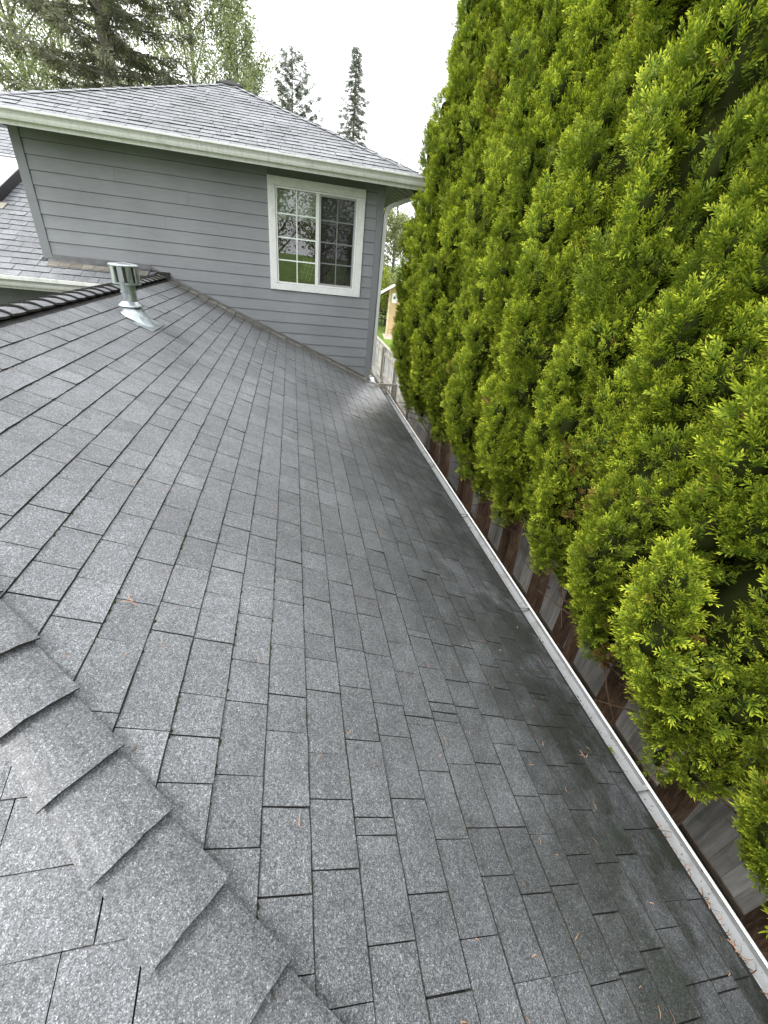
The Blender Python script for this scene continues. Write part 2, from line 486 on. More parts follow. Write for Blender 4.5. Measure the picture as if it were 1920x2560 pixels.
# lower roof: slope beside the hedge (A), slope under the photographer's feet (F)
cs = math.sqrt(1 + PS * PS)
EXP = .1307 * cs
NC = 26
X0 = -2.5415 + .1307 * 21            # butt of the first course
YF = HC - X0                          # eave of the end slope
A_O = V3(X0, 0, zA(X0)); A_A = V3(0, 1, 0); A_S = V3(-1, 0, PS) / cs; A_N = V3(PS, 0, 1) / cs
F_O = V3(0, YF, zA(X0)); F_A = V3(-1, 0, 0); F_S = V3(0, 1, PS) / cs; F_N = V3(0, -PS, 1) / cs
rng = np.random.default_rng(5)
tabsA = make_tabs(A_O, A_A, A_S, A_N, NC, EXP, lambda s: HC - (X0 - s / cs), lambda s: -.02, rng)
for t in tabsA:
    if t['s0'] == 0: t['s0'] += .036; t['e'] -= .036; t['tint'] *= .92
tabsF = make_tabs(F_O, F_A, F_S, F_N, NC, EXP, lambda s: -(X0 - s / cs), lambda s: 7.2, rng)
mb = MB()
h = -.003
def off(p, n): return tuple(np.array(p) + n * h)
mb.poly([off((X0, HC - X0, zA(X0)), A_N), off((X0, .10, zA(X0)), A_N), off((XR, .10, zA(XR)), A_N), off((XR, HC - XR, zA(XR)), A_N)])
mb.poly([off((X0, YF, zA(X0)), F_N), off((XR, HC - XR, zA(XR)), F_N), off((-7.2, HC - XR, zA(XR)), F_N), off((-7.2, YF, zA(X0)), F_N)])
mb.poly([(XR, HC - XR, zA(XR) + h), (XR, .1, zA(XR) + h), (XR - 2.6, .1, zA(XR) + h - 2.6 * PS), (XR - 2.6, HC - XR, zA(XR) + h - 2.6 * PS)])
lower_roof = mb.build('lower_roof', M['deck'], house)
for t in tabsF: t['tint'] *= .80
alltabs = sorted(tabsA + tabsF, key=seen_area, reverse=True)
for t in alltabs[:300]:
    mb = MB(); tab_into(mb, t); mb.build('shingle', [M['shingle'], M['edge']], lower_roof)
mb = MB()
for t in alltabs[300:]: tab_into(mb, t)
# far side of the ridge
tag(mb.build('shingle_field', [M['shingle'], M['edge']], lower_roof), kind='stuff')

def cap_shingle(P, d, w1, w2, hw, L, lift, th, seed, name, parent, tint=1.0):
    """folded cap: P on the crest at the butt, d towards the tucked end, w1/w2 down the two slopes"""
    r = np.random.default_rng(seed)
    up = -(w1 + w2); up = up / np.linalg.norm(up)
    mb = MB(); n = 9
    rows = []
    for j, (s, lf) in enumerate(((0, lift), (.5 * L, lift * .45), (L, .004))):
        rt, rb = [], []
        for i in range(n):
            u = -1 + 2 * i / (n - 1)
            w = w1 if u < 0 else w2
            au = abs(u)
            rad = .85
            flat_ = (rad / 2 + au * au / (2 * rad)) if au < rad else au         # rounded fold
            p = P + d * (s + (r.normal(0, .0012) if j == 0 else 0)) + w * hw * (1 - .20 * s / L) * au
            p = p - up * 0 + (-(w1 + w2) / 2) * hw * (-(flat_ - au)) * 1.0
            q = p + up * (lf + (r.normal(0, .0012) if j == 0 else 0))
            rt.append(mb.vert(q + up * th, tint)); rb.append(mb.vert(q, tint))
        rows.append((rt, rb))
    for (t0, b0), (t1, b1) in zip(rows, rows[1:]):
        for i in range(n - 1):
            mb.face([t0[i], t0[i+1], t1[i+1], t1[i]], 0); mb.face([b0[i+1], b0[i], b1[i], b1[i+1]], 1)
        mb.face([b0[0], t0[0], t1[0], b1[0]], 1); mb.face([t0[-1], b0[-1], b1[-1], t1[-1]], 1)
    t0, b0 = rows[0]
    for i in range(n - 1): mb.face([b0[i], b0[i+1], t0[i+1], t0[i]], 1)
    return mb.build(name, [M['shingle'] if parent is lower_roof else M['shingle_far'], M['edge']], parent)

dh = V3(-1, 1, PS); dh = dh / np.linalg.norm(dh)                     # up the hip
wA = np.cross(A_N, dh); wA = wA if wA[0] > 0 else -wA
wF = np.cross(F_N, dh); wF = wF if wF[1] < 0 else -wF
for j in range(-12, 14):
    x = -1.485 - .1409 * j
    if x > X0 or x < XR: continue
    P = V3(x, HC - x, zA(x)) + V3(0, 0, .006)
    cap_shingle(P, dh, wF, wA, .102, .27, .030, .009, 100 + j, 'cap_shingle', lower_roof, random.uniform(.66, .76))
wR = V3(1, 0, -PS) / cs; wL = V3(-1, 0, -PS) / cs
for j in range(27):
    y = -5.72 + j * .205
    if y > -.35: break
    cap_shingle(V3(XR, y, zA(XR) + .004), V3(0, 1, 0), wL, wR, .125, .26, .028, .015, 200 + j, 'cap_shingle', lower_roof, random.uniform(.95, 1.15))

# step shingles and flashing where the lower roof meets the wall
mb = MB()
mb.extrude([(-.012, 0), (-.012, .085), (-.006, .088)], 0, 1, 'x')
mb = MB()
p0, p1 = (-3.50, zA(-3.50)), (.02, zA(.02))
for (ya, za_), (yb, zb) in (((-.040, .014), (-.030, .024)), ((-.030, .024), (-.025, .050))):
    mb.poly([(p0[0], ya, p0[1] + za_), (p1[0], ya, p1[1] + za_), (p1[0], yb, p1[1] + zb), (p0[0], yb, p0[1] + zb)])
mb.build('wall_flashing', M['flash'], lower_roof)
for j in range(27):
    x = X0 - j * .1307 - .012
    if x < XR - .1: break
    mb = MB(); r = random.uniform(.008, .014); wd = .165 + random.uniform(-.015, .015)
    xa, xb = x, x - .150
    tint = random.uniform(.75, 1.2)
    mb.hexa([(xa, -wd, zA(xa) + .006), (xa, -.032, zA(xa) + .008), (xb, -.032, zA(xb) + .004), (xb, -wd, zA(xb) + .003),
             (xa, -wd, zA(xa) + .008 + r), (xa, -.032, zA(xa) + .012 + r), (xb, -.032, zA(xb) + .009), (xb, -wd, zA(xb) + .006)], 0, tint)
    mb.build('step_shingle', M['step'], lower_roof)

# --- upper storey wall
WX0, WX1 = -4.850, 0.0
Z1 = 2.7876 + 2.6; EB = .15875
wx0, wx1, wz0, wz1 = -1.7241, -.2928, 3.9624, 5.3985          # outside of the window trim
TR = .105
ox0, ox1, oz0, oz1 = wx0 + .06, wx1 - .06, wz0 + .06, wz1 - .06   # rough opening
mb = MB()
for a, b, c_, d_ in ((WX0, ox0, 2.2, 5.75), (ox1, WX1, 2.2, 5.75), (ox0, ox1, 2.2, oz0), (ox0, ox1, oz1, 5.75)):
    mb.box((a, .002, c_), (b, .12, d_))
mb.box((-.12, .125, .0), (0, 5.2, 5.75)); mb.box((WX0, .125, 3.9), (WX0 + .12, 5.2, 5.75)); mb.box((WX0 + .13, 5.08, .0), (-.13, 5.2, 5.75))
wall = mb.build('wall', M['grey_trim'], house)
def board(x0, x1, z0, z1, tint):
    if x1 - x0 > 2.6 and random.random() < .6:          # butt joint in a long run
        xj = x0 + (x1 - x0) * random.uniform(.3, .7)
        board(x0, xj - .001, z0, z1, tint); board(xj + .001, x1, z0, z1, tint * random.uniform(.97, 1.03)); return
    mb = MB()
    yb0, yb1 = -.022, -.007
    zm = z0 + EB - .0055; f = (zm - z0) / (z1 - z0)
    if z1 - z0 < EB: zm = z1 - .001; f = .99
    ym = yb0 + (yb1 - yb0) * f
    mb.poly([(x0, yb0, z0), (x1, yb0, z0), (x1, ym, zm), (x0, ym, zm)], 0, tint)
    mb.poly([(x0, ym, zm), (x1, ym, zm), (x1, yb1, z1), (x0, yb1, z1)], 1)
    mb.poly([(x0, .0005, z0), (x1, .0005, z0), (x1, yb0, z0), (x0, yb0, z0)], 0, tint)
    for xx in (x0, x1): mb.poly([(xx, .0005, z0), (xx, yb0, z0), (xx, yb1, z1), (xx, .0005, z1)], 0, tint)
    mb.build('siding_board', [M['siding'], M['lap_dirt_shade']], wall)
for kk in range(-1, 20):
    z = Z1 - kk * EB
    tint = random.uniform(.95, 1.05)
    xr = -.108
    xl = WX0 + .112
    if z + EB < 3.98: xl = max(xl, -3.95)       # nothing of the wall shows below the side roof
    zt = z + EB + .02
    lim = -(z + EB - PZ) / PS - .35               # part of the board the lower roof hides
    if z < 3.9: xl = max(xl, lim - 0.1)
    if xl > xr - .05: continue
    cut = z < wz1 - .01 and zt > wz0 + .01
    if cut and not (z < wz0 - .03):
        board(xl, wx0 + .01, z, zt, tint); board(wx1 - .01, xr, z, zt, tint)
    elif cut:
        board(xl, xr, z, min(zt, wz0 + .015), tint)
    else:
        board(xl, xr, z, zt, tint)
mb = MB(); mb.box((-.106, -.030, 2.3), (.0, .11, 5.75)); mb.build('corner_board', M['grey_trim'], wall, bevel=.003)
mb = MB(); mb.box((-4.856, -.030, 4.06), (-4.742, .12, 5.75)); mb.build('corner_board', M['grey_trim'], wall, bevel=.003)

# --- window
wt = MB()
for a, b, c_, d_ in ((wx0, wx1, wz1 - TR, wz1), (wx0, wx1, wz0, wz0 + .092), (wx0, wx0 + TR, wz0 + .0925, wz1 - TR - .0005), (wx1 - TR, wx1, wz0 + .0925, wz1 - TR - .0005)):
    wt.box((a, -.045, c_), (b, .0, d_))
window = wt.build('window', M['white_trim'], house, bevel=.003)
fx0, fx1, fz0, fz1 = wx0 + TR + .003, wx1 - TR - .003, wz0 + .095, wz1 - TR - .003
def frame_rect(mb, x0, x1, z0, z1, w, y0, y1):
    mb.box((x0, y0, z0), (x1, y1, z0 + w)); mb.box((x0, y0, z1 - w), (x1, y1, z1))
    mb.box((x0, y0, z0 + w + .0003), (x0 + w, y1, z1 - w - .0003)); mb.box((x1 - w, y0, z0 + w + .0003), (x1, y1, z1 - w - .0003))
mb = MB(); frame_rect(mb, fx0, fx1, fz0, fz1, .022, -.030, .07); mb.build('frame', M['vinyl'], window, bevel=.002)
xm = fx0 + (fx1 - fx0) * .487
ix0, ix1, iz0, iz1 = fx0 + .0225, fx1 - .0225, fz0 + .0225, fz1 - .0225
mb = MB(); mb.box((xm - .005, -.026, iz0), (xm + .045, .06, iz1)); mb.build('meeting_stile', M['vinyl'], window, bevel=.002)
def lite(x0, x1, z0, z1, yg):
    mb = MB(); mb.poly([(x0, yg, z0), (x1, yg, z0), (x1, yg, z1), (x0, yg, z1)]); mb.build('pane', M['glass'], window)
    xmid = (x0 + x1) / 2
    mb = MB(); mb.box((xmid - .008, yg - .006, z0), (xmid + .008, yg - .002, z1)); mb.build('muntin', M['muntin'], window)
    for i in (1, 2, 3):
        zz = z0 + (z1 - z0) * i / 4
        mb = MB(); mb.box((x0, yg - .0065, zz - .009), (x1, yg - .0015, zz + .009)); mb.build('muntin', M['muntin'], window)
lite(ix0, xm - .006, iz0, iz1, .004)
mb = MB(); frame_rect(mb, xm + .046, ix1, iz0, iz1, .03, .012, .05); mb.build('sash', M['vinyl'], window, bevel=.002)
lite(xm + .077, ix1 - .031, iz0 + .031, iz1 - .031, .026)
mb = MB(); frame_rect(mb, xm + .0465, ix1 - .0005, iz0 + .0005, iz1 - .0005, .024, -.020, -.008); mb.build('screen_frame', M['screen_frame'], window)
mb = MB(); mb.poly([(xm + .071, -.013, iz0 + .025), (ix1 - .025, -.013, iz0 + .025), (ix1 - .025, -.013, iz1 - .025), (xm + .071, -.013, iz1 - .025)]); mb.build('insect_screen', M['mesh'], window)

# --- the room behind it
rm = MB()
rx0, rx1, ry0, ry1, rz0, rz1 = -3.4, -.14, .14, 3.4, 3.15, 5.55
rm.poly([(rx0, ry1, rz0), (rx1, ry1, rz0), (rx1, ry1, rz1), (rx0, ry1, rz1)]); rm.poly([(rx0, ry0, rz0), (rx0, ry1, rz0), (rx0, ry1, rz1), (rx0, ry0, rz1)])
rm.poly([(rx1, ry0, rz0), (rx1, ry1, rz0), (rx1, ry1, rz1), (rx1, ry0, rz1)]); rm.poly([(rx0, ry0, rz1), (rx1, ry0, rz1), (rx1, ry1, rz1), (rx0, ry1, rz1)])
rm.poly([(rx0, ry0, rz0), (rx1, ry0, rz0), (rx1, ry1, rz0), (rx0, ry1, rz0)], 1)
rm.build('room', [plain('room_paint', (.13, .12, .105)), plain('carpet', (.10, .085, .07))], house)
bl = MB()
zb = iz0 + (iz1 - iz0) * .70
for kk in range(12):
    za_ = zb + .03 + kk * .032
    if za_ > iz1 + .05: break
    bl.hexa([(ix0 - .02, .135, za_), (ix1 + .02, .135, za_), (ix1 + .02, .150, za_), (ix0 - .02, .150, za_), (ix0 - .02, .120, za_ + .030), (ix1 + .02, .120, za_ + .030), (ix1 + .02, .123, za_ + .030), (ix0 - .02, .123, za_ + .030)])
bt = bl.build('window_blind', plain('blind_cloth', (.62, .68, .60), .7, .08))
tag(bt, 'pale pleated window blind raised to the top third of the window', 'blind')
mb = MB(); mb.box((ix0 - .02, .118, zb), (ix1 + .02, .150, zb + .028)); adopt(mb.build('bottom_rail', M['vinyl'], None), bt)

def blob(name, ctr, rad, mat, seed, n=14, rough=.25, squash=1.0):
    r = np.random.default_rng(seed); mb = MB(); rings = []
    ph = r.uniform(0, 6.28, (6,)); 
    for i in range(n // 2 + 1):
        th_ = math.pi * i / (n // 2); ring = []
        for j in range(n):
            a = 2 * math.pi * j / n
            f = 1 + rough * (math.sin(3 * a + ph[0] + 2 * th_) * .4 + math.sin(5 * a + ph[1]) * math.sin(4 * th_ + ph[2]) * .4 + math.sin(7 * th_ + ph[3] + 2 * a) * .3)
            ring.append(mb.vert((ctr[0] + rad[0] * f * math.sin(th_) * math.cos(a), ctr[1] + rad[1] * f * math.sin(th_) * math.sin(a), ctr[2] - rad[2] * f * math.cos(th_) * squash)))
        rings.append(ring)
    for a, b in zip(rings, rings[1:]):
        for j in range(n): mb.face([a[j], a[(j+1) % n], b[(j+1) % n], b[j]])
    return mb.build(name, mat, smooth=True)
# desk under the window, with the things lying on it
zd = iz0 + .02
mb = MB(); mb.box((-1.70, .20, zd - .05), (-.26, .75, zd - .012)); desk = mb
dk = empty('desk', (-.98, .48, 3.15), 'brown wooden desk pushed under the window inside the room', 'desk')
adopt(desk.build('desk_top', plain('desk_wood', (.20, .11, .06))), dk)
for lx in (-1.66, -.34):
    for ly in (.24, .67):
        mb = MB(); mb.box((lx, ly, 3.15), (lx + .05, ly + .05, zd - .0505)); adopt(mb.build('leg', M['bark_grey']), dk)
# green cushion with white lattice
cu = empty('cushion', (-1.14, .34, zd - .011), 'lime green cushion with white lattice stripes on the desk', 'cushion')
mb = MB(); n = 12; rows = []
for i in range(n + 1):
    row = []
    for j in range(n + 1):
        u, v = i / n * 2 - 1, j / n * 2 - 1
        bul = .075 * (max(0, 1 - u * u) * max(0, 1 - v * v)) ** .45
        row.append((u * .17, v * .17, bul))
    rows.append(row)
def cushion_pt(u, v, b): return Vector((-1.10 + u * .9 + v * .32, .34 - b + v * .10 + u * .05, zd + .16 + v * .93 - u * .12))
for sgn in (1, -1):
    for i in range(n):
        for j in range(n):
            q = [cushion_pt(*(rows[a][b][:2]), sgn * rows[a][b][2]) for a, b in ((i, j), (i+1, j), (i+1, j+1), (i, j+1))]
            mb.poly(q, 0)
adopt(mb.build('cover', plain('green_cloth', (.24, .34, .06), .8), smooth=True), cu)
mb = MB()
for lines in ((-.10, 0), (-.03, 0), (.04, 0), (-.05, 1), (.06, 1)):
    pts = []
    for i in range(13):
        s = (i / 12 * 2 - 1) * .165
        u, v = (lines[0], s) if lines[1] == 0 else (s, lines[0])
        b = .075 * (max(0, 1 - (u / .17) ** 2) * max(0, 1 - (v / .17) ** 2)) ** .45
        pts.append(cushion_pt(u, v, b + .003))
    mb.tube(pts, [.006] * 13, 4)
adopt(mb.build('lattice', plain('white_cord', (.72, .74, .70))), cu)
tag(blob('plastic_bag', (-.60, .34, zd + .075), (.095, .09, .09), plain('white_plastic', (.55, .56, .56), .35), 3, rough=.45), 'crumpled white plastic bag on the desk behind the screened pane', 'bag')
tag(blob('plastic_bag', (-.455, .33, zd + .085), (.05, .07, .10), plain('clear_plastic', (.50, .51, .52), .25), 5, rough=.5), 'thin pale plastic bag standing in the window corner', 'bag')
tag(blob('plastic_bag', (-.76, .34, zd + .075), (.09, .09, .09), plain('teal_plastic', (.10, .19, .18), .4), 8, rough=.4), 'teal plastic bag between the red bundle and the white bag', 'bag')
tag(blob('cloth_bundle', (-.885, .33, zd + .065), (.07, .08, .08), plain('red_cloth', (.40, .085, .05), .9), 9, rough=.35), 'orange red cloth bundle on the desk beside the teal bag', 'cloth')
tag(blob('backpack', (-1.47, .42, zd + .10), (.11, .12, .115), plain('dark_green_cloth', (.045, .06, .028), .85), 12, rough=.2), 'dark green rounded backpack on the desk by the left pane', 'backpack')
mb = MB(); mb.box((-.72, .9, zd - .1), (-.40, 1.2, zd + .34)); tag(mb.build('cardboard_box', plain('grey_card', (.26, .25, .23)), bevel=.006), 'tall grey cardboard box standing behind the desk', 'box')
mb = MB(); mb.box((-1.72, 1.3, 3.15), (-1.02, 1.55, zd + .38)); mb.box((-1.70, 1.28, zd + .05), (-1.04, 1.299, zd + .07)); tag(mb.build('cabinet', plain('dark_cabinet', (.05, .04, .035)), bevel=.006), 'dark wooden cabinet against the back of the room', 'cabinet')

# --- upper roof: a low pyramid
AX, AY, AZ = -2.37, 2.37, 4.2 + 2.6
HWU = 2.89
ze = AZ - PS * HWU
U_O = V3(AX, AY - HWU, ze); U_A = V3(1, 0, 0); U_S = V3(0, 1, PS) / cs; U_N = V3(0, -PS, 1) / cs
mb = MB()
cn = [(AX - HWU, AY - HWU, ze - .004), (AX + HWU, AY - HWU, ze - .004), (AX + HWU, AY + HWU, ze - .004), (AX - HWU, AY + HWU, ze - .004)]
for i in range(4): mb.poly([cn[i], cn[(i+1) % 4], (AX, AY, AZ - .004)])
upper_roof = mb.build('upper_roof', M['deck'], house)
rng = np.random.default_rng(9)
mb = MB()
nU = int(HWU * cs / EXP)
for t in make_tabs(U_O, U_A, U_S, U_N, nU + 1, EXP, lambda s: -HWU + s / cs, lambda s: HWU - s / cs, rng, hb=(.008, .014)):
    if t['s1'] < HWU * cs: tab_into(mb, t, 3)
R_O = V3(AX + HWU, AY, ze); R_A = V3(0, 1, 0); R_S = V3(-1, 0, PS) / cs; R_N = V3(PS, 0, 1) / cs
for t in make_tabs(R_O, R_A, R_S, R_N, nU + 1, EXP, lambda s: -HWU + s / cs, lambda s: HWU - s / cs, rng, hb=(.008, .014)):
    if t['s1'] < HWU * cs: tab_into(mb, t, 2)
tag(mb.build('shingle_field', [M['shingle_far'], M['edge']], upper_roof), kind='stuff')
for sx in (1, -1):
    d = V3(-sx, 1, PS); d = d / np.linalg.norm(d)
    sideN = V3(sx * PS, 0, 1) / cs
    wf = np.cross(U_N, d); wf = wf if wf[1] < 0 else -wf
    ws = np.cross(sideN, d); ws = ws if ws[0] * sx > 0 else -ws
    j = 0
    while True:
        s = .14 + j * .20
        if s > HWU * 1.4757 - .12: break
        P = V3(AX + sx * HWU, AY - HWU, ze + .004) + d * s
        cap_shingle(P, d, wf, ws, .13, .25, min(.012, .003 + .0018 * j), min(.007, .002 + .001 * j), 400 + j + 50 * sx, 'cap_shingle', upper_roof, random.uniform(.9, 1.1))
        j += 1
mb = MB()
for a in range(4):
    c0 = math.pi / 4 + a * math.pi / 2; c1 = c0 + math.pi / 2
    r_ = .30
    p = [(AX + r_ * math.cos(q), AY + r_ * math.sin(q), AZ - .055) for q in (c0, c1)]
    b_ = [(q[0], q[1], q[2] - .02) for q in p]
    mb.poly([p[0], p[1], (AX, AY, AZ + .045)]); mb.poly([b_[0], b_[1], p[1], p[0]])
mb.build('peak_cap', M['edge'], upper_roof)

def kgutter(mb_out, mb_in, axis, a, b, back, lip, ztop, zlip, s=1, depth=.105):
    """open K-style trough; back and lip are coordinates across it"""
    w = abs(lip - back); sg = 1 if lip > back else -1
    zb_ = zlip - depth
    outp = [(back, ztop), (back, zb_), (back + sg * w * .52, zb_), (back + sg * w * .60, zb_ + .022), (back + sg * w * .64, zb_ + .045), (back + sg * w * .78, zb_ + .066), (back + sg * w * .93, zb_ + .076), (lip, zb_ + .082), (lip, zlip), (lip - sg * .008, zlip + .003), (lip - sg * .014, zlip - .002)]
    inp = [(back + sg * .003, ztop - .002), (back + sg * .003, zb_ + .004), (back + sg * w * .51, zb_ + .004), (back + sg * w * .585, zb_ + .025), (back + sg * w * .62, zb_ + .049), (back + sg * w * .76, zb_ + .070), (back + sg * (w - .006), zb_ + .084), (lip - sg * .006, zlip - .003)]
    mb_out.extrude(outp, a, b, axis); mb_in.extrude(inp, a, b, axis)

ZL = 2.976 + 2.6
gm = MB(); gi = MB()
kgutter(gm, gi, 'x', AX - HWU - .10, AX + HWU + .10, -.505, -.62, ZL - .01, ZL, depth=.098)
g = gm.build('gutter', M['gutter'], house); gi.build('trough', M['gutter_in'], g)
gm = MB(); gi = MB()
kgutter(gm, gi, 'y', -.62, AY + HWU, AX + HWU - .015, AX + HWU + .10, ZL - .01, ZL, depth=.098)
g = gm.build('gutter', M['gutter'], house); gi.build('trough', M['gutter_in'], g)
mb = MB(); mb.box((AX - HWU + .02, -.5045, ZL - .142), (AX + HWU - .02, -.475, ZL - .012)); mb.build('fascia', M['gutter'], house)
mb = MB(); mb.box((AX + HWU - .045, -.474, ZL - .142), (AX + HWU - .017, AY + HWU, ZL - .012)); mb.build('fascia', M['gutter'], house)
# sloped boarded soffit under the overhang
so = MB()
zs0 = ZL - .135
so.poly([(AX - HWU, -.474, zs0), (AX + HWU, -.474, zs0), (AX + HWU - .68, .2, zs0 + .67 * PS), (AX - HWU + .68, .2, zs0 + .67 * PS)])
so.poly([(AX + HWU - .046, -.47, zs0 + .002), (AX + HWU - .046, 5.2, zs0 + .002), (-.1, 4.7, zs0 + .56 * PS), (-.1, .1, zs0 + .56 * PS)])
soffit = so.build('soffit', M['soffit'], house)
for i in range(12):
    y = -.30 + i * .27
    mb = MB(); xa = AX + HWU - .06; xb = max(.01, xa - (y + .42))
    za_ = zs0 - .003; zb_ = zs0 + (xa - xb) * PS * .93 - .003
    mb.hexa([(xa, y, za_), (xb, y, zb_), (xb, y + .012, zb_), (xa, y + .012, za_), (xa, y, za_ + .006), (xb, y, zb_ + .006), (xb, y + .012, zb_ + .006), (xa, y + .012, za_ + .006)])
    mb.build('soffit_lit_edge', M['soffit_line'], soffit)

# --- downspout
ds = MB()
def rect_tube(mb, pts, w, d):
    rings = []
    pts = [Vector(p) for p in pts]
    for i, p in enumerate(pts):
        t_ = (pts[min(i+1, len(pts)-1)] - pts[max(i-1, 0)]).normalized()
        sd_ = Vector((0, 1, 0)); sd_ = (sd_ - t_ * sd_.dot(t_)).normalized()
        ot = t_.cross(sd_)
        rings.append([mb.vert(p + sd_ * a * d / 2 + ot * b * w / 2) for a, b in ((-1, -.8), (-.8, -1), (.8, -1), (1, -.8), (1, .8), (.8, 1), (-.8, 1), (-1, .8))])
    for a, b in zip(rings, rings[1:]):
        for q in range(8): mb.face([a[q], a[(q+1) % 8], b[(q+1) % 8], b[q]])
    mb.face(rings[0][::-1]); mb.face(rings[-1])
rect_tube(ds, [(.56, .03, ZL - .09), (.50, .03, 5.42), (.40, .03, 5.37), (.12, .03, 5.255), (.065, .03, 5.21), (.043, .03, 5.13), (.042, .03, 4.6)], .062, .085)
dsp = ds.build('downspout', M['gutter'], house)
mb = MB(); rect_tube(mb, [(.042, .03, 4.601), (.042, .03, 2.86)], .058, .081); mb.build('downspout_pipe', M['gutter'], dsp)
mb = MB()
pts = []
for i in range(13):
    u = i / 12
    th_ = u * math.radians(58)
    pts.append((.042 + .12 * (1 - math.cos(th_)) * 1.05 + u * .02, .03 - .07 * u, 2.86 - .17 * math.sin(th_) - .02 * u))
rad = []
for i in range(12):
    a, b = pts[i], pts[i+1]
    rect_tube(mb, [a, tuple((Vector(a) + Vector(b)) / 2), b], .060 + .008 * (i % 2), .083 + .006 * (i % 2))
rect_tube(mb, [pts[-1], (.20, -.06, 2.60)], .062, .084)
mb.build('elbow', M['gutter'], dsp)
mb = MB(); mb.box((-.02, -.055, 2.66), (.03, -.032, 2.70)); mb.build('bracket', M['gutter'], dsp)

# --- lower gutter along the eave
GB, GL, GZ = .190, .3846, -.2124 + 2.6
gm = MB(); gi = MB()
kgutter(gm, gi, 'y', YF - .05, .14, GB, GL, zA(GB) - .02, GZ, depth=.125)
gm.poly([(GB, .141, zA(GB) - .03), (GB, .141, GZ - .12), (GL - .06, .141, GZ - .12), (GL, .141, GZ - .04), (GL, .141, GZ)])
lower_gutter = gm.build('gutter', M['gutter'], house)
gi.build('trough', M['gutter_in'], lower_gutter)
for y in (-8.3, -6.967, -5.68, -4.326, -3.119, -2.077, -1.05, -.2):
    mb = MB(); mb.box((GB + .002, y - .011, GZ - .012), (GL - .007, y + .011, GZ - .005)); mb.box((GB + .002, y - .016, GZ - .030), (GB + .008, y + .016, GZ - .0125)); mb.build('hanger', M['gutter_in'], lower_gutter)
mb = MB(); mb.box((GB - .028, YF, GZ - .16), (GB - .001, .1, zA(GB) - .026)); mb.build('fascia', M['gutter'], house)
mb = MB(); mb.box((-.42, YF + .6, 0), (-.30, .0, 2.55)); mb.box((-7.0, YF + .6, 0), (-.425, YF + .72, 2.55)); mb.build('lower_wall', M['grey_trim'], house)
mb = MB(); mb.poly([(GB - .03, YF, GZ - .155), (GB - .03, .1, GZ - .155), (-.3, .1, GZ - .155), (-.3, YF, GZ - .155)]); mb.build('soffit', M['soffit'], house)

# --- side roof beyond the ridge, with its gutter and skylight
BZ = 1.45 + 2.6
def zB(y): return BZ + PS * y
B_O = V3(0, -.50, zB(-.50)); B_A = V3(1, 0, 0); B_S = V3(0, 1, PS) / cs; B_N = V3(0, -PS, 1) / cs
mb = MB()
mb.poly([(-12, -.5, zB(-.5) - .004), (-3.2, -.5, zB(-.5) - .004), (-3.2, .12, zB(.12) - .004), (-4.84, .12, zB(.12) - .004), (-4.84, 5.2, zB(5.2) - .004), (-12, 5.2, zB(5.2) - .004)])
side_roof = mb.build('side_roof', M['deck'], house)
rng = np.random.default_rng(21)
mb = MB()
EXB = .150 * cs
def hiB(s):
    y = -.5 + s / cs
    return -4.86 if y > -.02 else (-3.62 + (y + .5) * .55)
for t in make_tabs(B_O, B_A, B_S, B_N, 34, EXB, lambda s: -10.5, hiB, rng, hb=(.008, .013)):
    if t['s0'] / cs - .5 < -.02 and t['s1'] / cs - .5 > .0 and t['b0'] > -4.8:
        t['s1'] = .48 * cs
    tab_into(mb, t, 3)
tag(mb.build('shingle_field', [M['shingle_far'], M['edge']], side_roof), kind='stuff')
mb = MB()
mb.extrude([(-.075, zB(-.075) + .014), (-.034, zB(-.034) + .02), (-.024, zB(0) + .07)], -4.80, -3.46, 'x'); mb.build('wall_flashing', M['flash'], side_roof)
mb = MB()
for i in range(9):
    xa = -4.78 + i * .145
    mb.hexa([(xa, -.19, zB(-.19) + .010), (xa + .140, -.19, zB(-.19) + .010), (xa + .140, -.07, zB(-.07) + .006), (xa, -.07, zB(-.07) + .006), (xa, -.19, zB(-.19) + .020), (xa + .140, -.19, zB(-.19) + .020), (xa + .140, -.07, zB(-.07) + .014), (xa, -.07, zB(-.07) + .014)], 0, random.uniform(.55, .9))
mb.build('step_shingle', M['step'], side_roof)
gm = MB(); gi = MB()
kgutter(gm, gi, 'x', -12, -3.66, -.515, -.64, zB(-.5) - .02, 1.255 + 2.6, depth=.125)
g = gm.build('gutter', M['gutter'], house); gi.build('trough', M['gutter_in'], g)
mb = MB(); mb.box((-12, -.513, 1.09 + 2.6), (-3.6, -.49, zB(-.5) - .025)); mb.build('fascia', M['gutter'], house)
mb = MB(); mb.box((-12, -.02, 0), (-3.4, .1, 3.98)); mb.build('side_wall', M['siding'], house)
mb = MB()
for i in range(14): mb.box((-12, -.034, 3.70 - i * .16), (-3.6, -.0205, 3.70 - i * .16 + .155), 0, .6)
mb.build('siding_boards', M['siding'], house)
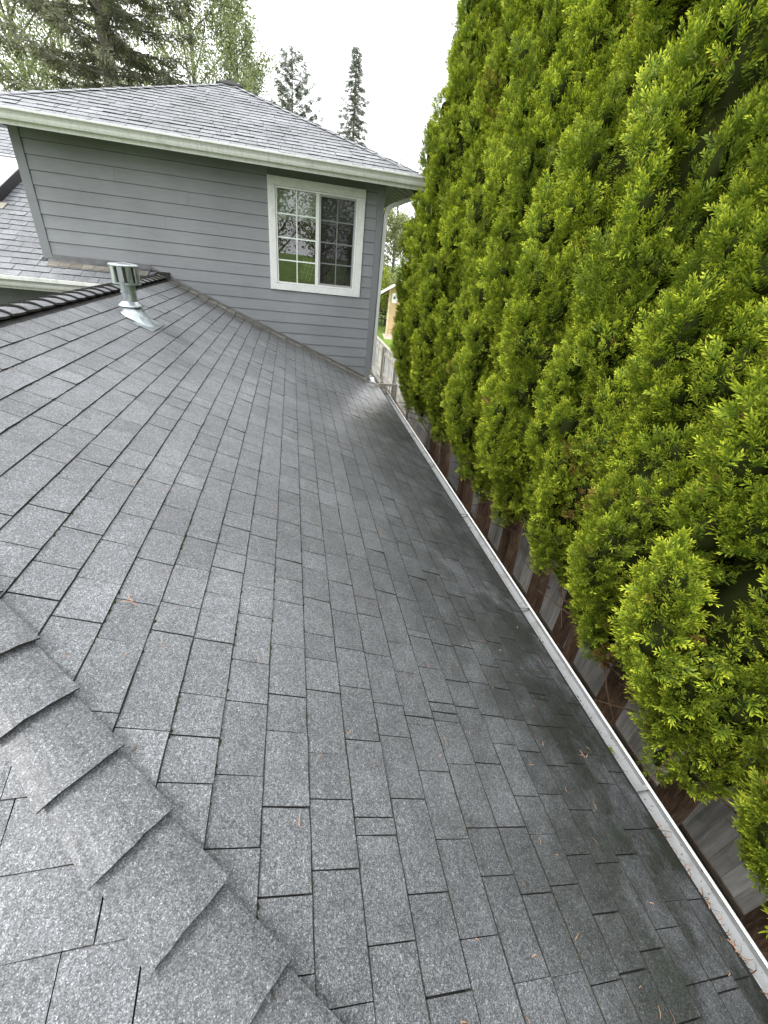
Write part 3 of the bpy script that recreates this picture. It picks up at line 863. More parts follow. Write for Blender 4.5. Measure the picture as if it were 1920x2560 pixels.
# skylight
def PB(x, y, h_): return tuple(V3(x, y, zB(y)) + B_N * h_)
sk = MB(); x0, x1, y0, y1 = -6.75, -5.93, 1.50, 2.90
def ringbox(mb, x0, x1, y0, y1, h0, h1, m=0):
    mb.hexa([PB(x0, y0, h0), PB(x1, y0, h0), PB(x1, y1, h0), PB(x0, y1, h0), PB(x0, y0, h1), PB(x1, y0, h1), PB(x1, y1, h1), PB(x0, y1, h1)], m)
for a in ((x0, x1, y0, y0 + .07), (x0, x1, y1 - .07, y1), (x0, x0 + .07, y0 + .0705, y1 - .0705), (x1 - .07, x1, y0 + .0705, y1 - .0705)):
    ringbox(sk, a[0], a[1], a[2], a[3], 0, .15)
skylight = sk.build('skylight', plain('bronze_skylight_frame', (.035, .033, .032), .4), house, bevel=.004)
mb = MB()
for a in ((x0, x1, y0, y0 + .045), (x0, x1, y1 - .045, y1), (x0, x0 + .045, y0 + .0455, y1 - .0455), (x1 - .045, x1, y0 + .0455, y1 - .0455)):
    ringbox(mb, a[0], a[1], a[2], a[3], .151, .163)
mb.build('glazing_bar', plain('grey_aluminium', (.42, .42, .43), .35, .1, 8, .6), skylight)
k = NT('skylight_glass', .06, 1.0); k.color((.42, .40, .42)); k.set('Coat Weight', 1.0)
mb = MB(); mb.poly([PB(x0 + .05, y0 + .05, .150), PB(x1 - .05, y0 + .05, .150), PB(x1 - .05, y1 - .05, .150), PB(x0 + .05, y1 - .05, .150)]); mb.build('pane', k.mat, skylight)
mb = MB(); ringbox(mb, x0 - .15, x1 + .10, y0 - .22, y0 - .001, .010, .016); mb.build('apron', M['step'], skylight)

# ------------------------------------------------------------------ flue vent on the roof
vx, vy = -2.905, -2.95
zr = zA(vx)
vent = empty('vent_pipe', (vx, vy, zr), 'galvanised metal flue vent with louvred cap on the grey roof near the ridge', 'vent')
mb = MB()
def RA(x, y, h_): return tuple(V3(x, y, zA(x)) + A_N * h_)
mb.hexa([RA(-2.70, -3.16, .010), RA(-2.70, -2.74, .010), RA(-2.86, -2.74, .008), RA(-2.86, -3.16, .008), RA(-2.70, -3.16, .014), RA(-2.70, -2.74, .014), RA(-2.86, -2.74, .012), RA(-2.86, -3.16, .012)])
adopt(mb.build('flashing_plate', M['galv']), vent)
mb = MB(); n = 28; ra, rb, rc = [], [], []
for q in range(n):
    a = 2 * math.pi * q / n
    bx, by = vx + .045 + .150 * math.cos(a), vy + .125 * math.sin(a)
    ra.append(mb.vert(RA(bx, by, .013)))
    rb.append(mb.vert(tuple(V3(vx + .030 + .128 * math.cos(a), vy + .112 * math.sin(a), zA(vx + .030 + .128 * math.cos(a))) + A_N * .024)))
    rc.append(mb.vert((vx + .070 * math.cos(a), vy + .070 * math.sin(a), 1.335 + 2.6)))
for a, b in ((ra, rb), (rb, rc)):
    for q in range(n): mb.face([a[q], a[(q+1) % n], b[(q+1) % n], b[q]])
adopt(mb.build('flashing_cone', M['galv'], smooth=True), vent)
Z = 2.6
mb = MB(); mb.lathe([(.064, 1.32 + Z), (.102, 1.318 + Z), (.108, 1.322 + Z), (.104, 1.330 + Z), (.068, 1.362 + Z), (.064, 1.362 + Z)], (vx, vy), 28); adopt(mb.build('storm_collar', M['galv'], smooth=False), vent)
mb = MB(); mb.lathe([(.062, 1.22 + Z), (.062, 1.438 + Z)], (vx, vy), 28); adopt(mb.build('pipe', M['galv'], smooth=True), vent)
mb = MB(); mb.lathe([(.0622, 1.430 + Z), (.068, 1.432 + Z), (.068, 1.442 + Z), (.064, 1.446 + Z), (.066, 1.505 + Z)], (vx, vy), 28); adopt(mb.build('pipe_joint', M['galv'], smooth=False), vent)
mb = MB(); mb.lathe([(.03, 1.505 + Z), (.116, 1.505 + Z), (.121, 1.508 + Z), (.121, 1.520 + Z), (.112, 1.522 + Z), (.03, 1.524 + Z)], (vx, vy), 32); adopt(mb.build('cap_base', M['galv']), vent)
mb = MB(); mb.lathe([(.112, 1.652 + Z), (.123, 1.650 + Z), (.124, 1.660 + Z), (.118, 1.668 + Z), (.0, 1.684 + Z)], (vx, vy), 32); adopt(mb.build('cap_top', M['galv']), vent)
mb = MB(); mb.lathe([(.088, 1.523 + Z), (.088, 1.651 + Z)], (vx, vy), 24); adopt(mb.build('cap_core', M['galv_in']), vent)
for q in range(10):
    a0 = 2 * math.pi * (q + .12) / 10
    mb = MB(); prof = []
    for i, (da, r_) in enumerate(((0, .113), (.03, .120), (.09, .119), (.33, .119), (.39, .120), (.42, .113))):
        prof.append((vx + r_ * math.cos(a0 + da), vy + r_ * math.sin(a0 + da)))
    for (xa, ya), (xb, yb) in zip(prof, prof[1:]):
        mb.poly([(xa, ya, 1.522 + Z), (xb, yb, 1.522 + Z), (xb, yb, 1.651 + Z), (xa, ya, 1.651 + Z)])
    adopt(mb.build('louvre', M['galv']), vent)

# ------------------------------------------------------------------ fence behind the hedge
FX, FT, FB = 2.35, 1.48, .10
fence = empty('fence', (FX, 0, 0), 'weathered grey board fence running behind the hedge trunks', 'fence')
y = -9.6; i = 0
while y < 16.5:
    wd = random.uniform(.132, .142)
    mb = MB(); o_ = random.uniform(-.006, .006); tp = FT + random.uniform(-.012, .012); ln = random.uniform(-.008, .008)
    mb.hexa([(FX + o_, y, FB), (FX + o_ + .018, y, FB), (FX + o_ + .018, y + wd, FB), (FX + o_, y + wd, FB),
             (FX + o_ + ln, y, tp), (FX + o_ + .018 + ln, y, tp), (FX + o_ + .018 + ln, y + wd, tp), (FX + o_ + ln, y + wd, tp)], 0, random.uniform(.72, 1.15))
    adopt(mb.build('board', M['board']), fence)
    y += wd + random.uniform(.001, .003); i += 1
for y in np.arange(-9.4, 16.5, 2.4):
    sd_ = -1 if y > 2 else 1                      # rails swap sides past the hedge
    def fb(a, b, c_, d_, e_, f_): return ((FX + .009 + min(sd_ * a, sd_ * b), c_, e_), (FX + .009 + max(sd_ * a, sd_ * b), d_, f_))
    mb = MB(); mb.box(*fb(.062, .15, y, y + .09, 0, FT + .02)); adopt(mb.build('post', M['new_wood']), fence)
    for z in (.38, 1.20):
        mb = MB(); mb.box(*fb(.021, .061, y, y + 2.399, z, z + .085)); adopt(mb.build('rail', M['new_wood']), fence)
    mb = MB(); mb.box((FX - .06, y, FT + .0205), (FX + .06, y + 2.395, FT + .055)); adopt(mb.build('top_rail', M['new_wood']), fence)
mb = MB(); mb.box((FX - .05, -9.6, .02), (FX - .012, 3, .095)); adopt(mb.build('kickboard', plain('dark_foot_board', (.035, .028, .02))), fence)  # plain dark strip along the foot of the boards

# ------------------------------------------------------------------ hedge of arborvitae
def fan_mesh(P, D, T, L, rnd, dead, rng, fingers=None, wf=.085):
    """flat sprays: P base, D axis, T lateral direction in the plane of the fan; each finger a slim diamond"""
    fingers = fingers or [(.25, 0, .80), (.05, 50, .48), (.05, -50, .48), (.25, 44, .46), (.25, -44, .46), (.45, 38, .40), (.45, -38, .40), (.66, 32, .30), (.66, -32, .30)]
    n = len(P); N = np.cross(D, T); out_v, out_c = [], []
    for t0, ang, ln in fingers:
        a = np.radians(ang + rng.normal(0, 9, n))[:, None]
        base = P + D * (L * t0)[:, None] - N * (L * .10 * t0 * t0)[:, None]
        dr = D * np.cos(a) + T * np.sin(a) + N * rng.normal(0, .20, n)[:, None]
        dr /= np.linalg.norm(dr, axis=1)[:, None]
        pr = np.cross(N, dr); l = (L * ln * rng.uniform(.8, 1.2, n))[:, None]
        w = (L * wf)[:, None] * (1.1 if ang == 0 else 1.0)
        tip = base + dr * l
        mid = base + dr * l * .58
        out_v.append(np.stack([base, mid + pr * w, tip, mid - pr * w], 1))
        g0, g1, g2 = t0 * .45, min(1, t0 * .5 + .30), min(1, t0 * .45 + .62)
        c = np.zeros((n, 4, 4), np.float32); c[..., 3] = 1
        c[:, :, 0] = rnd[:, None]; c[:, 0, 1] = g0; c[:, 1, 1] = g1; c[:, 2, 1] = g2; c[:, 3, 1] = g1; c[:, :, 2] = dead[:, None]
        out_c.append(c)
    V = np.concatenate(out_v).reshape(-1, 3); C = np.concatenate(out_c).reshape(-1, 4)
    F = np.arange(len(V)).reshape(-1, 4)
    return V, F, C

def unit(a): return a / (np.linalg.norm(a, axis=-1, keepdims=True) + 1e-9)

def hedge_profile(z, H0, H1):
    u = np.clip((z - H0) / (H1 - H0), 0, 1)
    return np.where(u < .17, .42 + 3.4 * u, np.where(u < .36, 1.0, 1.0 - .84 * np.clip((u - .36) / .64, 0, 1) ** 1.15))

FING = [(.42, 0, .62), (.02, 52, .40), (.02, -52, .40), (.15, 36, .50), (.15, -36, .50), (.28, 50, .36), (.28, -50, .36), (.40, 32, .42), (.40, -32, .42), (.55, 46, .28), (.55, -46, .28), (.72, 30, .28), (.72, -30, .28)]
HB, HT, HRX, HRY = 2.16, 8.3, .64, .46
def crown_lobes(seed, nl=185):
    """rounded plumes that make up one column: centre, outward direction, tangent, half sizes"""
    r = np.random.default_rng(seed)
    z = HB + .10 + (HT - HB - .25) * (np.arange(nl) + r.random(nl)) / nl
    th = np.pi + 2.2 * (((np.arange(nl) * .618034 + r.normal(0, .06, nl)) % 1.0) * 2 - 1)
    prof = hedge_profile(z, HB, HT)
    wob = 1 + .17 * np.sin(2 * th + 1.1 * z + seed) + .13 * np.sin(3 * th - 1.9 * z + 2 * seed)
    q = prof * np.clip(wob, .75, 1.12) * (1.0 - .30 * r.random(nl) ** 1.5)
    cr = np.stack([np.cos(th) * HRX * q, np.sin(th) * HRY * q, z], 1)
    out = np.stack([np.cos(th), np.sin(th), np.zeros(nl)], 1)
    tan = np.stack([-np.sin(th), np.cos(th), np.zeros(nl)], 1)
    sz = np.stack([r.uniform(.09, .18, nl), r.uniform(.08, .19, nl), r.uniform(.12, .34, nl)], 1) * (.5 + .5 * prof)[:, None]
    return r, cr, out, tan, sz

def crown_mesh(seed):
    r, cr, out, tan, sz = crown_lobes(seed)
    up = np.array([0, 0, 1.])
    bright = np.clip(r.normal(.55, .20, len(cr)), 0, 1)
    deadc = r.random(len(cr)) < .02
    P, D, T, L, rnd, dead = [], [], [], [], [], []
    for i in range(len(cr)):
        area = (sz[i, 1] + .05) * (sz[i, 2] + .05)
        n = int(2650 * area * r.uniform(.9, 1.1)) + 14
        v = unit(r.normal(0, 1, (n, 3)) + np.array([.45, 0, .05]))         # out, tangent, up
        ax = unit(up + out[i] * r.uniform(.1, .45) + tan[i] * r.normal(0, .2))
        rr = r.uniform(.80, 1.08, n)[:, None]
        w_ = 1 - .35 * np.clip(v[:, 2:3], 0, 1)                              # plume narrows to its top
        p = cr[i] + (out[i] * v[:, 0:1] * sz[i, 0] * w_ + tan[i] * v[:, 1:2] * sz[i, 1] * w_) * rr + ax * v[:, 2:3] * sz[i, 2] * rr
        nrm = unit(out[i] * v[:, 0:1] / sz[i, 0] + tan[i] * v[:, 1:2] / sz[i, 1] + up * v[:, 2:3] / sz[i, 2])
        d = unit(ax * .62 + nrm * .62 + r.normal(0, .30, (n, 3)))
        t = np.cross(nrm + r.normal(0, .38, (n, 3)), d); t = unit(t)
        P.append(p - d * .02); D.append(d); T.append(t)
        L.append(r.uniform(.055, .104, n))
        rnd.append(np.clip(bright[i] + r.normal(0, .20, n), 0, 1))
        dead.append((r.random(n) < (.5 if deadc[i] else .006)).astype(float) * r.uniform(.5, 1, n))
    P, D, T, L, rnd, dead = map(np.concatenate, (P, D, T, L, rnd, dead))
    V, F, C = fan_mesh(P, D, T, L, rnd, dead, r, FING, .043)
    return quad_mesh('arborvitae_crown', V, F, C, M['thuja'])

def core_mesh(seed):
    """added solid dark bodies that block light along the stem and inside every plume"""
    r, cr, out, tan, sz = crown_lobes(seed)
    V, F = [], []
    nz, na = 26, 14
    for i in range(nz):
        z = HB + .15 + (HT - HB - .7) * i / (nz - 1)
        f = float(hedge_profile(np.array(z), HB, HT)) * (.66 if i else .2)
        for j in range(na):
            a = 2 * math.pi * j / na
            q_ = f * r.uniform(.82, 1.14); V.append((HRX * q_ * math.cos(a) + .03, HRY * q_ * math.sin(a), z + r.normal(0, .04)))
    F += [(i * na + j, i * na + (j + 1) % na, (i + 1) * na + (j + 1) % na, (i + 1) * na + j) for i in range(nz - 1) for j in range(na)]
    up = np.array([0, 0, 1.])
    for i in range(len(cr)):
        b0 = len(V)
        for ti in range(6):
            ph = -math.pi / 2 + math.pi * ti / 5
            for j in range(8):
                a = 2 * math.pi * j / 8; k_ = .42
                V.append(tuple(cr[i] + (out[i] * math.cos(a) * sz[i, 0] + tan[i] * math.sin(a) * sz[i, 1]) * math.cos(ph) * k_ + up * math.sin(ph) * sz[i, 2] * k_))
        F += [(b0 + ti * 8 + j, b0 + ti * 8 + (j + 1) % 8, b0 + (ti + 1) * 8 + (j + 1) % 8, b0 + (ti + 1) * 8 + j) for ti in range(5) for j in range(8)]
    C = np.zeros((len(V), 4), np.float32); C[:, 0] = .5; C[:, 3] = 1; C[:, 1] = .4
    return quad_mesh('arborvitae_core_blocker', V, F, C, M['thuja_core'])

def twig_mesh(seed, H0=2.12):
    """bare inner twigs under the skirt"""
    r = np.random.default_rng(seed + 90); mb = MB()
    for i in range(16):
        a = r.uniform(0, 6.28); z = H0 + r.uniform(-.15, .6); R_ = r.uniform(.35, .75)
        p0 = Vector((.06 * math.cos(a), .06 * math.sin(a), z)); p1 = p0 + Vector((R_ * math.cos(a), R_ * .8 * math.sin(a), r.uniform(-.05, .35)))
        pm = (p0 + p1) / 2 + Vector((0, 0, r.uniform(-.06, .03)))
        mb.tube([p0, pm, p1], [.009, .006, .002], 4, cap=False)
    return mb

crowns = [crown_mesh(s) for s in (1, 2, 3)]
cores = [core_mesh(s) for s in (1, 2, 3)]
HED = [(-.28, .99), (-1.08, .96), (-1.88, 1.06), (-2.72, 1.13), (-3.5, 1.14), (-4.32, 1.14), (-5.1, 1.10), (-5.9, 1.02), (-6.66, 1.08), (-7.42, 1.08), (-8.25, 1.15)]
hlabels = {0: 'arborvitae at the far end of the hedge, beside the downspout corner', 10: None}
for i, (ty, tx) in enumerate(HED):
    lab = 'tall columnar arborvitae in the dense green hedge along the gutter'
    if i == 0: lab = 'last arborvitae of the hedge, standing beside the white downspout and house corner'
    t = empty('arborvitae', (tx, ty, 0), lab, 'tree', 'hedge of arborvitae beside the gutter')
    kx = i % 3
    fl = -1 if (i // 3) % 2 else 1
    sz = 1.0 + .07 * math.sin(i * 2.4) - (.10 if i == 0 else 0)
    c = bpy.data.objects.new('crown', crowns[kx]); COL.objects.link(c); c.parent = t
    c.scale = (1.0 + .07 * math.sin(i * 1.7), fl * (1 + .07 * math.cos(i * 2.2)), sz); c.location = (0, 0, -2.12 * (sz - 1) + .10 * math.sin(i * 1.3) - (.08 if i >= 6 else 0)); c.rotation_euler = (0, 0, .22 * math.sin(i * 3.1))
    c2 = bpy.data.objects.new('inner_blocker', cores[kx]); COL.objects.link(c2); c2.parent = t  # added solid body that blocks light to darken the clefts
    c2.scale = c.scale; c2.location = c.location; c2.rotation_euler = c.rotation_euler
    r = np.random.default_rng(300 + i)
    mb = MB()
    ns = 2 if i in (2, 4, 6) else 1
    for s_ in range(ns):
        bx, by = .50 + r.uniform(-.08, .10), (s_ - .5 * (ns - 1)) * .34 + r.uniform(-.05, .05)
        R0 = r.uniform(.065, .09) * (1.4 if ns == 1 else 1)
        mb.tube([(bx, by, -.02), (bx * .95, by * .95, .25), (bx * .8, by * .8, 1.4), (bx * .4, by * .5, 3.4), (0, 0, 6.2)], [R0 * 1.5, R0 * 1.08, R0, R0 * .75, R0 * .3], 10)
    tr = mb.build('trunk', M['bark'], smooth=True); tr.parent = t
    b = twig_mesh(i).build('branches', M['bark']); b.parent = t

# dead reddish tuft hanging on a trunk under the hedge and a green sprig in the gutter
def tuft(name, ctr, n, R_, L_, seed, mat, dead=0., up=(0, 0, 0)):
    r = np.random.default_rng(seed)
    u = unit(r.normal(0, 1, (n, 3)) + np.array(up)); P = np.array(ctr) + u * R_ * r.random((n, 1))
    T = unit(np.cross(u, r.normal(0, 1, (n, 3))))
    V, F, C = fan_mesh(P, u, T, np.full(n, L_) * r.uniform(.7, 1.2, n), r.random(n), np.full(n, dead), r)
    return link(name, quad_mesh(name, V, F, C, mat))
tag(tuft('dead_sprig', (1.62, -5.52, 1.46), 60, .07, .10, 4, M['thuja'], 1.0), 'clump of dead brown foliage caught on a hedge trunk', 'dead sprig')
tag(tuft('dead_sprig', (1.55, -6.02, 1.55), 40, .05, .09, 6, M['thuja'], .9), 'reddish dead twig bunch hanging under the hedge before the fence boards', 'dead sprig')
tag(tuft('green_sprig', (.300, -6.76, GZ - .062), 22, .015, .048, 8, M['thuja'], 0, (0, 0, 1)), 'small green sprig growing in the white gutter', 'sprig')

# ------------------------------------------------------------------ litter on the roof and in the gutter
r = np.random.default_rng(77)
mb = MB()
def needle(mb, p, n, l, c):
    a = r.uniform(0, 6.28); d = np.array([math.cos(a), math.sin(a), 0.]); d = d - n * (d @ n); d /= np.linalg.norm(d)
    w = np.cross(n, d) * .0013
    q = np.array(p) + n * .006
    m_ = q + d * l * .5 + n * .003 + np.cross(n, d) * r.normal(0, l * .12)
    e = q + d * l
    mb.poly([q - w, m_ - w, m_ + w, q + w], 0, c); mb.poly([m_ - w, e - w * .4, e + w * .4, m_ + w], 0, c)
for i in range(360):
    x = min(X0 - .02, XR + .3 + (X0 - XR - .3) * r.random() ** .55); y = -8.6 + 8.0 * r.random() ** 1.05
    if x + y < HC + .1: continue
    c = r.uniform(.45, 1.25); p = V3(x, y, zA(x)) + A_N * .004
    if r.random() < .06:
        for q in range(4): needle(mb, p + r.normal(0, .006, 3) * V3(1, 1, .2), A_N, r.uniform(.02, .04), c)
    else: needle(mb, p, A_N, r.uniform(.012, .034), c)
for i in range(2600):        # rubbish lying in the trough and along the drip edge
    y = r.uniform(YF, -.2)
    dens = .22 + .5 * (math.sin(y * 2.1) * .5 + .5) * (math.sin(y * .7 + 1) * .5 + .5) + (.9 if -8.8 < y < -7.15 else 0)
    if r.random() > dens: continue
    u = r.random() ** 1.3
    p = V3(.184 + .12 * u, y, 2.50 - .15 * u + .012 * r.random()) if (y < -7.05 or r.random() < .25) else V3(.27 + .09 * r.random(), y, GZ - .115 + .02 * r.random())
    needle(mb, p, V3(0, 0, 1) + r.normal(0, .25, 3), r.uniform(.015, .05), r.uniform(.12, .8))
tag(mb.build('fallen_needles', M['litter']), 'dry reddish needles scattered on the roof and in the gutter', None, None, 'stuff')
mb = MB()
def mossbit(p, sz, n):
    a = n; t1 = np.cross(a, [0, 1, .3]); t1 /= np.linalg.norm(t1); t2 = np.cross(a, t1)
    top = mb.vert(p + a * sz * .8)
    ring = []
    for q in range(6):
        f = sz * r.uniform(.6, 1.4); an = q * math.pi / 3
        ring.append(mb.vert(p + t1 * math.cos(an) * f + t2 * math.sin(an) * f * 1.6 - a * .001))
    for q in range(6): mb.face([ring[q], ring[(q + 1) % 6], top])
for i in range(9500):
    kc = int(r.integers(0, NC)); y = r.uniform(-8.9, -.1); x = X0 - kc * .1307
    if x + y < HC + .1: continue
    if (math.sin(y * 3.7 + kc * 1.9) + math.sin(y * 9.1 + kc * 4.3)) < r.uniform(-.4, 2.2): continue
    mossbit(V3(x + .0035, y, zA(x)) + A_N * .0025, r.uniform(.0018, .0055), A_N)
for i in range(520):                      # sodden litter heaped against the drip edge
    y = -9.1 + 2.2 * r.random() ** .8
    u = min(1, abs(r.normal(0, .42)))
    mossbit(V3(.182 + .11 * u, y, 2.495 - .145 * u + .008 * r.random()), r.uniform(.004, .012), unit(V3(.5, 0, 1) + r.normal(0, .4, 3)))
for i in range(330):                      # specks on the trough floor
    mossbit(V3(GB + .02 + r.random() * .085, r.uniform(-9, -.3), GZ - .1195), r.uniform(.002, .008), V3(0, 0, 1))
for yc, sp, n_ in ((-8.3, .75, 420), (-6.25, .08, 60), (-4.42, .10, 60), (-5.3, .3, 30), (-3.4, .5, 40)):
    for i in range(n_):
        y = yc + r.normal(0, sp * .6)
        if y < YF or y > -.5: continue
        u = min(1, abs(r.normal(0, .5)))
        mossbit(V3(.182 + .12 * u, y, 2.49 - .15 * u), r.uniform(.004, .011), unit(V3(.5, 0, 1) + r.normal(0, .3, 3)))
for i in range(260):
    y = r.uniform(-9, -7.0) if r.random() < .6 else r.uniform(-7, -.5); mossbit(V3(GB + .012 + r.random() * .03, y, GZ - .118), r.uniform(.004, .013), V3(0, 0, 1))
tag(mb.build('moss', M['moss']), 'brown green moss tucked along the shingle courses and gutter', None, None, 'stuff')

# ------------------------------------------------------------------ trees and things beyond
def limb_tree(name, base, H, spread, nl, leafmat, bark, seed, label, group=None, leaf=.16, nleaf=9000, trunk_r=.28, bare=False, start=.18, up=.9, droop=0.):
    r = np.random.default_rng(seed); t = empty(name, base, label, 'tree', group)
    mb = MB(); ends = []
    lean = r.normal(0, .02, 2)
    tp = [Vector((lean[0] * H * u + .15 * math.sin(5 * u + seed), lean[1] * H * u, H * u)) for u in np.linspace(0, .96, 9)]
    mb.tube(tp, [trunk_r * (1 - .93 * u) for u in np.linspace(0, 1, 9)], 8)
    def pt(u):
        f = min(u / .96, .999) * 8; i = int(f); return tp[i].lerp(tp[i + 1], f - i)
    for i in range(nl):
        u = start + (.95 - start) * (i + r.random()) / nl
        a = i * 2.4 + r.uniform(-.4, .4); p0 = pt(u)
        Lb = spread * (1.08 - u) ** .7 * r.uniform(.7, 1.15)
        d = Vector((math.cos(a), math.sin(a), up * r.uniform(.7, 1.4))).normalized()
        pts = [p0]; 
        for s in range(4):
            d = (d + Vector(r.normal(0, .16, 3)) + Vector((0, 0, .10 - droop * s))).normalized(); pts.append(pts[-1] + d * Lb / 4)
        rb = trunk_r * (1 - .9 * u) * .5
        mb.tube(pts, [rb, rb * .75, rb * .5, rb * .3, rb * .12], 5, cap=False)
        for s in range(1, 5):
            for q in range(3 if not bare else 4):
                d2 = (Vector(r.normal(0, 1, 3)) * .8 + d + Vector((0, 0, .3 - droop))).normalized(); l2 = Lb * .30 * r.uniform(.6, 1.3)
                e = pts[s] + d2 * l2; m_ = pts[s] + d2 * l2 * .5 + Vector(r.normal(0, .05, 3)) * l2
                mb.tube([pts[s], m_, e], [rb * .28, rb * .18, rb * .06], 4, cap=False); ends.append((pts[s], m_, e))
    tr = mb.build('trunk', bark); tr.parent = t
    if not bare or nleaf:
        E_ = np.array([[tuple(a), tuple(b), tuple(c)] for a, b, c in ends])
        idx = r.integers(0, len(E_), nleaf); w = r.random((nleaf, 1))
        P = E_[idx, 1] * (1 - w) + E_[idx, 2] * w * 1.05
        P = P + r.normal(0, leaf * 1.6, (nleaf, 3))
        D = unit(r.normal(0, 1, (nleaf, 3)) + [0, 0, -.3]); T = unit(np.cross(D, r.normal(0, 1, (nleaf, 3))))
        L = leaf * r.uniform(.6, 1.3, nleaf)[:, None]
        V = np.stack([P, P + D * L * .5 + T * L * .33, P + D * L, P + D * L * .5 - T * L * .33], 1).reshape(-1, 3)
        C = np.ones((nleaf, 4, 4), np.float32); C[..., 0] = np.clip(r.normal(.5, .25, nleaf), 0, 1)[:, None]; C[..., 1] = r.random(nleaf)[:, None]; C[..., 2] = 0
        c = link('crown', quad_mesh('leaves', V, np.arange(len(V)).reshape(-1, 4), C.reshape(-1, 4), leafmat)); c.parent = t
    return t

def conifer(name, base, H, R_, nb, mat, seed, label, group=None, start=.08, droop=.25, spray=.5, per=16, trunk_r=.3, power=.8, gap=0., wf=.075):
    r = np.random.default_rng(seed); t = empty(name, base, label, 'tree', group)
    mb = MB(); mb.tube([(0, 0, -.05), (.02 * H * .1, 0, H * .5), (0, 0, H)], [trunk_r, trunk_r * .6, .02], 9)
    P, D, T, L, rnd = [], [], [], [], []
    for i in range(nb):
        u = start + (1 - start) * ((i + r.random()) / nb)
        a = i * 2.399 + r.normal(0, .35); Lb = R_ * (1 - u) ** power * r.uniform(.65, 1.12) + .15
        p0 = np.array([0, 0, H * u]); dr = np.array([math.cos(a), math.sin(a), 0.])
        def bp(s): return p0 + dr * Lb * s + np.array([0, 0, 1.]) * (Lb * (.18 * s - droop * s * s * 1.6 + .12 * s ** 4))
        mb.tube([bp(s) for s in (0, .35, .7, 1.)], [trunk_r * .22 * (1 - u) + .012, trunk_r * .15 * (1 - u) + .01, .012, .004], 4, cap=False)
        n = int(per * (Lb / R_ + .25)) + 3
        s = r.uniform(.12 + gap, 1.03, n); side = r.choice([-1, 1], n)
        base_ = np.array([bp(q) for q in s])
        lat = np.cross(dr, [0, 0, 1.])
        d = unit(dr * r.uniform(.3, 1.0, (n, 1)) + lat * side[:, None] * r.uniform(.2, 1.0, (n, 1)) + np.array([0, 0, -1.]) * r.uniform(.0, .75, (n, 1)))
        P.append(base_ + r.normal(0, .05, (n, 3))); D.append(d); T.append(unit(np.cross(d, unit(np.array([0, 0, 1.]) + r.normal(0, .4, (n, 3))))))
        L.append(spray * r.uniform(.6, 1.25, n) * (.5 + .5 * (Lb / R_))); rnd.append(np.clip(r.normal(.45, .25, n), 0, 1))
    tr = mb.build('trunk', M['bark_grey']); tr.parent = t
    P, D, T, L, rnd = map(np.concatenate, (P, D, T, L, rnd))
    V, F, C = fan_mesh(P, D, T, L, rnd, np.zeros(len(P)), r, wf=wf)
    c = link('crown', quad_mesh('needles', V, F, C, mat)); c.parent = t
    return t

conifer('conifer', (-10.9, 26, 0), 31, 6.6, 190, M['needle'], 3, 'broad dark conifer with drooping golden tipped boughs behind the upper roof', start=.16, droop=.10, spray=.88, per=72, trunk_r=.5, power=.75, wf=.05)
conifer('conifer', (2.85, 30, 0), 15.8, 3.0, 240, M['needle_dark'], 5, 'slim pointed fir standing alone above the roof hip', start=.15, droop=.22, spray=.46, per=46, trunk_r=.2, power=.85, wf=.06)
conifer('conifer', (-1.2, 40, 0), 17.8, 3.6, 130, M['needle_dark'], 8, 'sparse dark pine with open crown beyond the roof peak', start=.25, droop=-.12, spray=.55, per=46, trunk_r=.22, power=.42, gap=.15, wf=.07)
BG = 'spring trees beyond the roof'
limb_tree('poplar', (-17.6, 32, 0), 26, 9, 40, M['leaf_spring'], M['bark_grey'], 21, 'light green poplar at the edge beside the broad conifer', BG, leaf=.17, nleaf=34000, start=.2, up=.8)
limb_tree('poplar', (-15.0, 42, 0), 25, 9, 34, M['leaf_spring'], M['bark_grey'], 22, 'thin light green poplar half hidden behind the broad conifer', BG, leaf=.19, nleaf=16000, start=.2, up=.9)
limb_tree('poplar', (-8.4, 36, 0), 25, 7.5, 36, M['leaf_spring'], M['bark_grey'], 23, 'light green poplar between the broad conifer and roof peak, tallest of its clump', BG, leaf=.17, nleaf=26000, start=.2, up=.9)
limb_tree('poplar', (-5.6, 37, 0), 18.6, 5.5, 30, M['leaf_spring'], M['bark_grey'], 24, 'round topped light green poplar directly behind the roof peak', BG, leaf=.16, nleaf=22000, start=.2, up=.9)
limb_tree('poplar', (-3.9, 38, 0), 15.6, 4.2, 26, M['leaf_spring'], M['bark_grey'], 25, 'low leafy poplar where the roof hip starts to fall', BG, leaf=.15, nleaf=11000, start=.2, up=.9)
# seen in the gap beside the downspout
limb_tree('bare_tree', (9.9, 46, 0), 14.5, 5, 26, M['leaf_pale'], M['bark_grey'], 31, 'leafless grey tree rising behind the tan outbuilding', leaf=.12, nleaf=500, bare=True, start=.3, up=1.2, trunk_r=.2)
limb_tree('willow', (8.6, 40, 0), 8.2, 4.2, 26, M['leaf_pale'], M['bark_grey'], 32, 'pale yellow green willow behind the tan outbuilding', leaf=.16, nleaf=14000, start=.08, up=.6, droop=.12, trunk_r=.18)
conifer('conifer', (7.2, 47, 0), 11.5, 2.2, 90, M['needle_dark'], 33, 'dark green fir just beside the downspout, behind the willow', start=.05, droop=.25, spray=.6, per=18)
conifer('conifer', (9.8, 54, 0), 13.0, 2.6, 90, M['needle_dark'], 34, 'distant dark fir top showing through the bare tree', start=.05, droop=.25, spray=.6, per=16)
limb_tree('maple', (5.1, 27.5, 0), 3.6, 1.7, 20, M['leaf_yellow'], M['bark_grey'], 35, 'bright yellow green young maple beside the downspout', leaf=.14, nleaf=4500, start=.2, up=.6, trunk_r=.06)
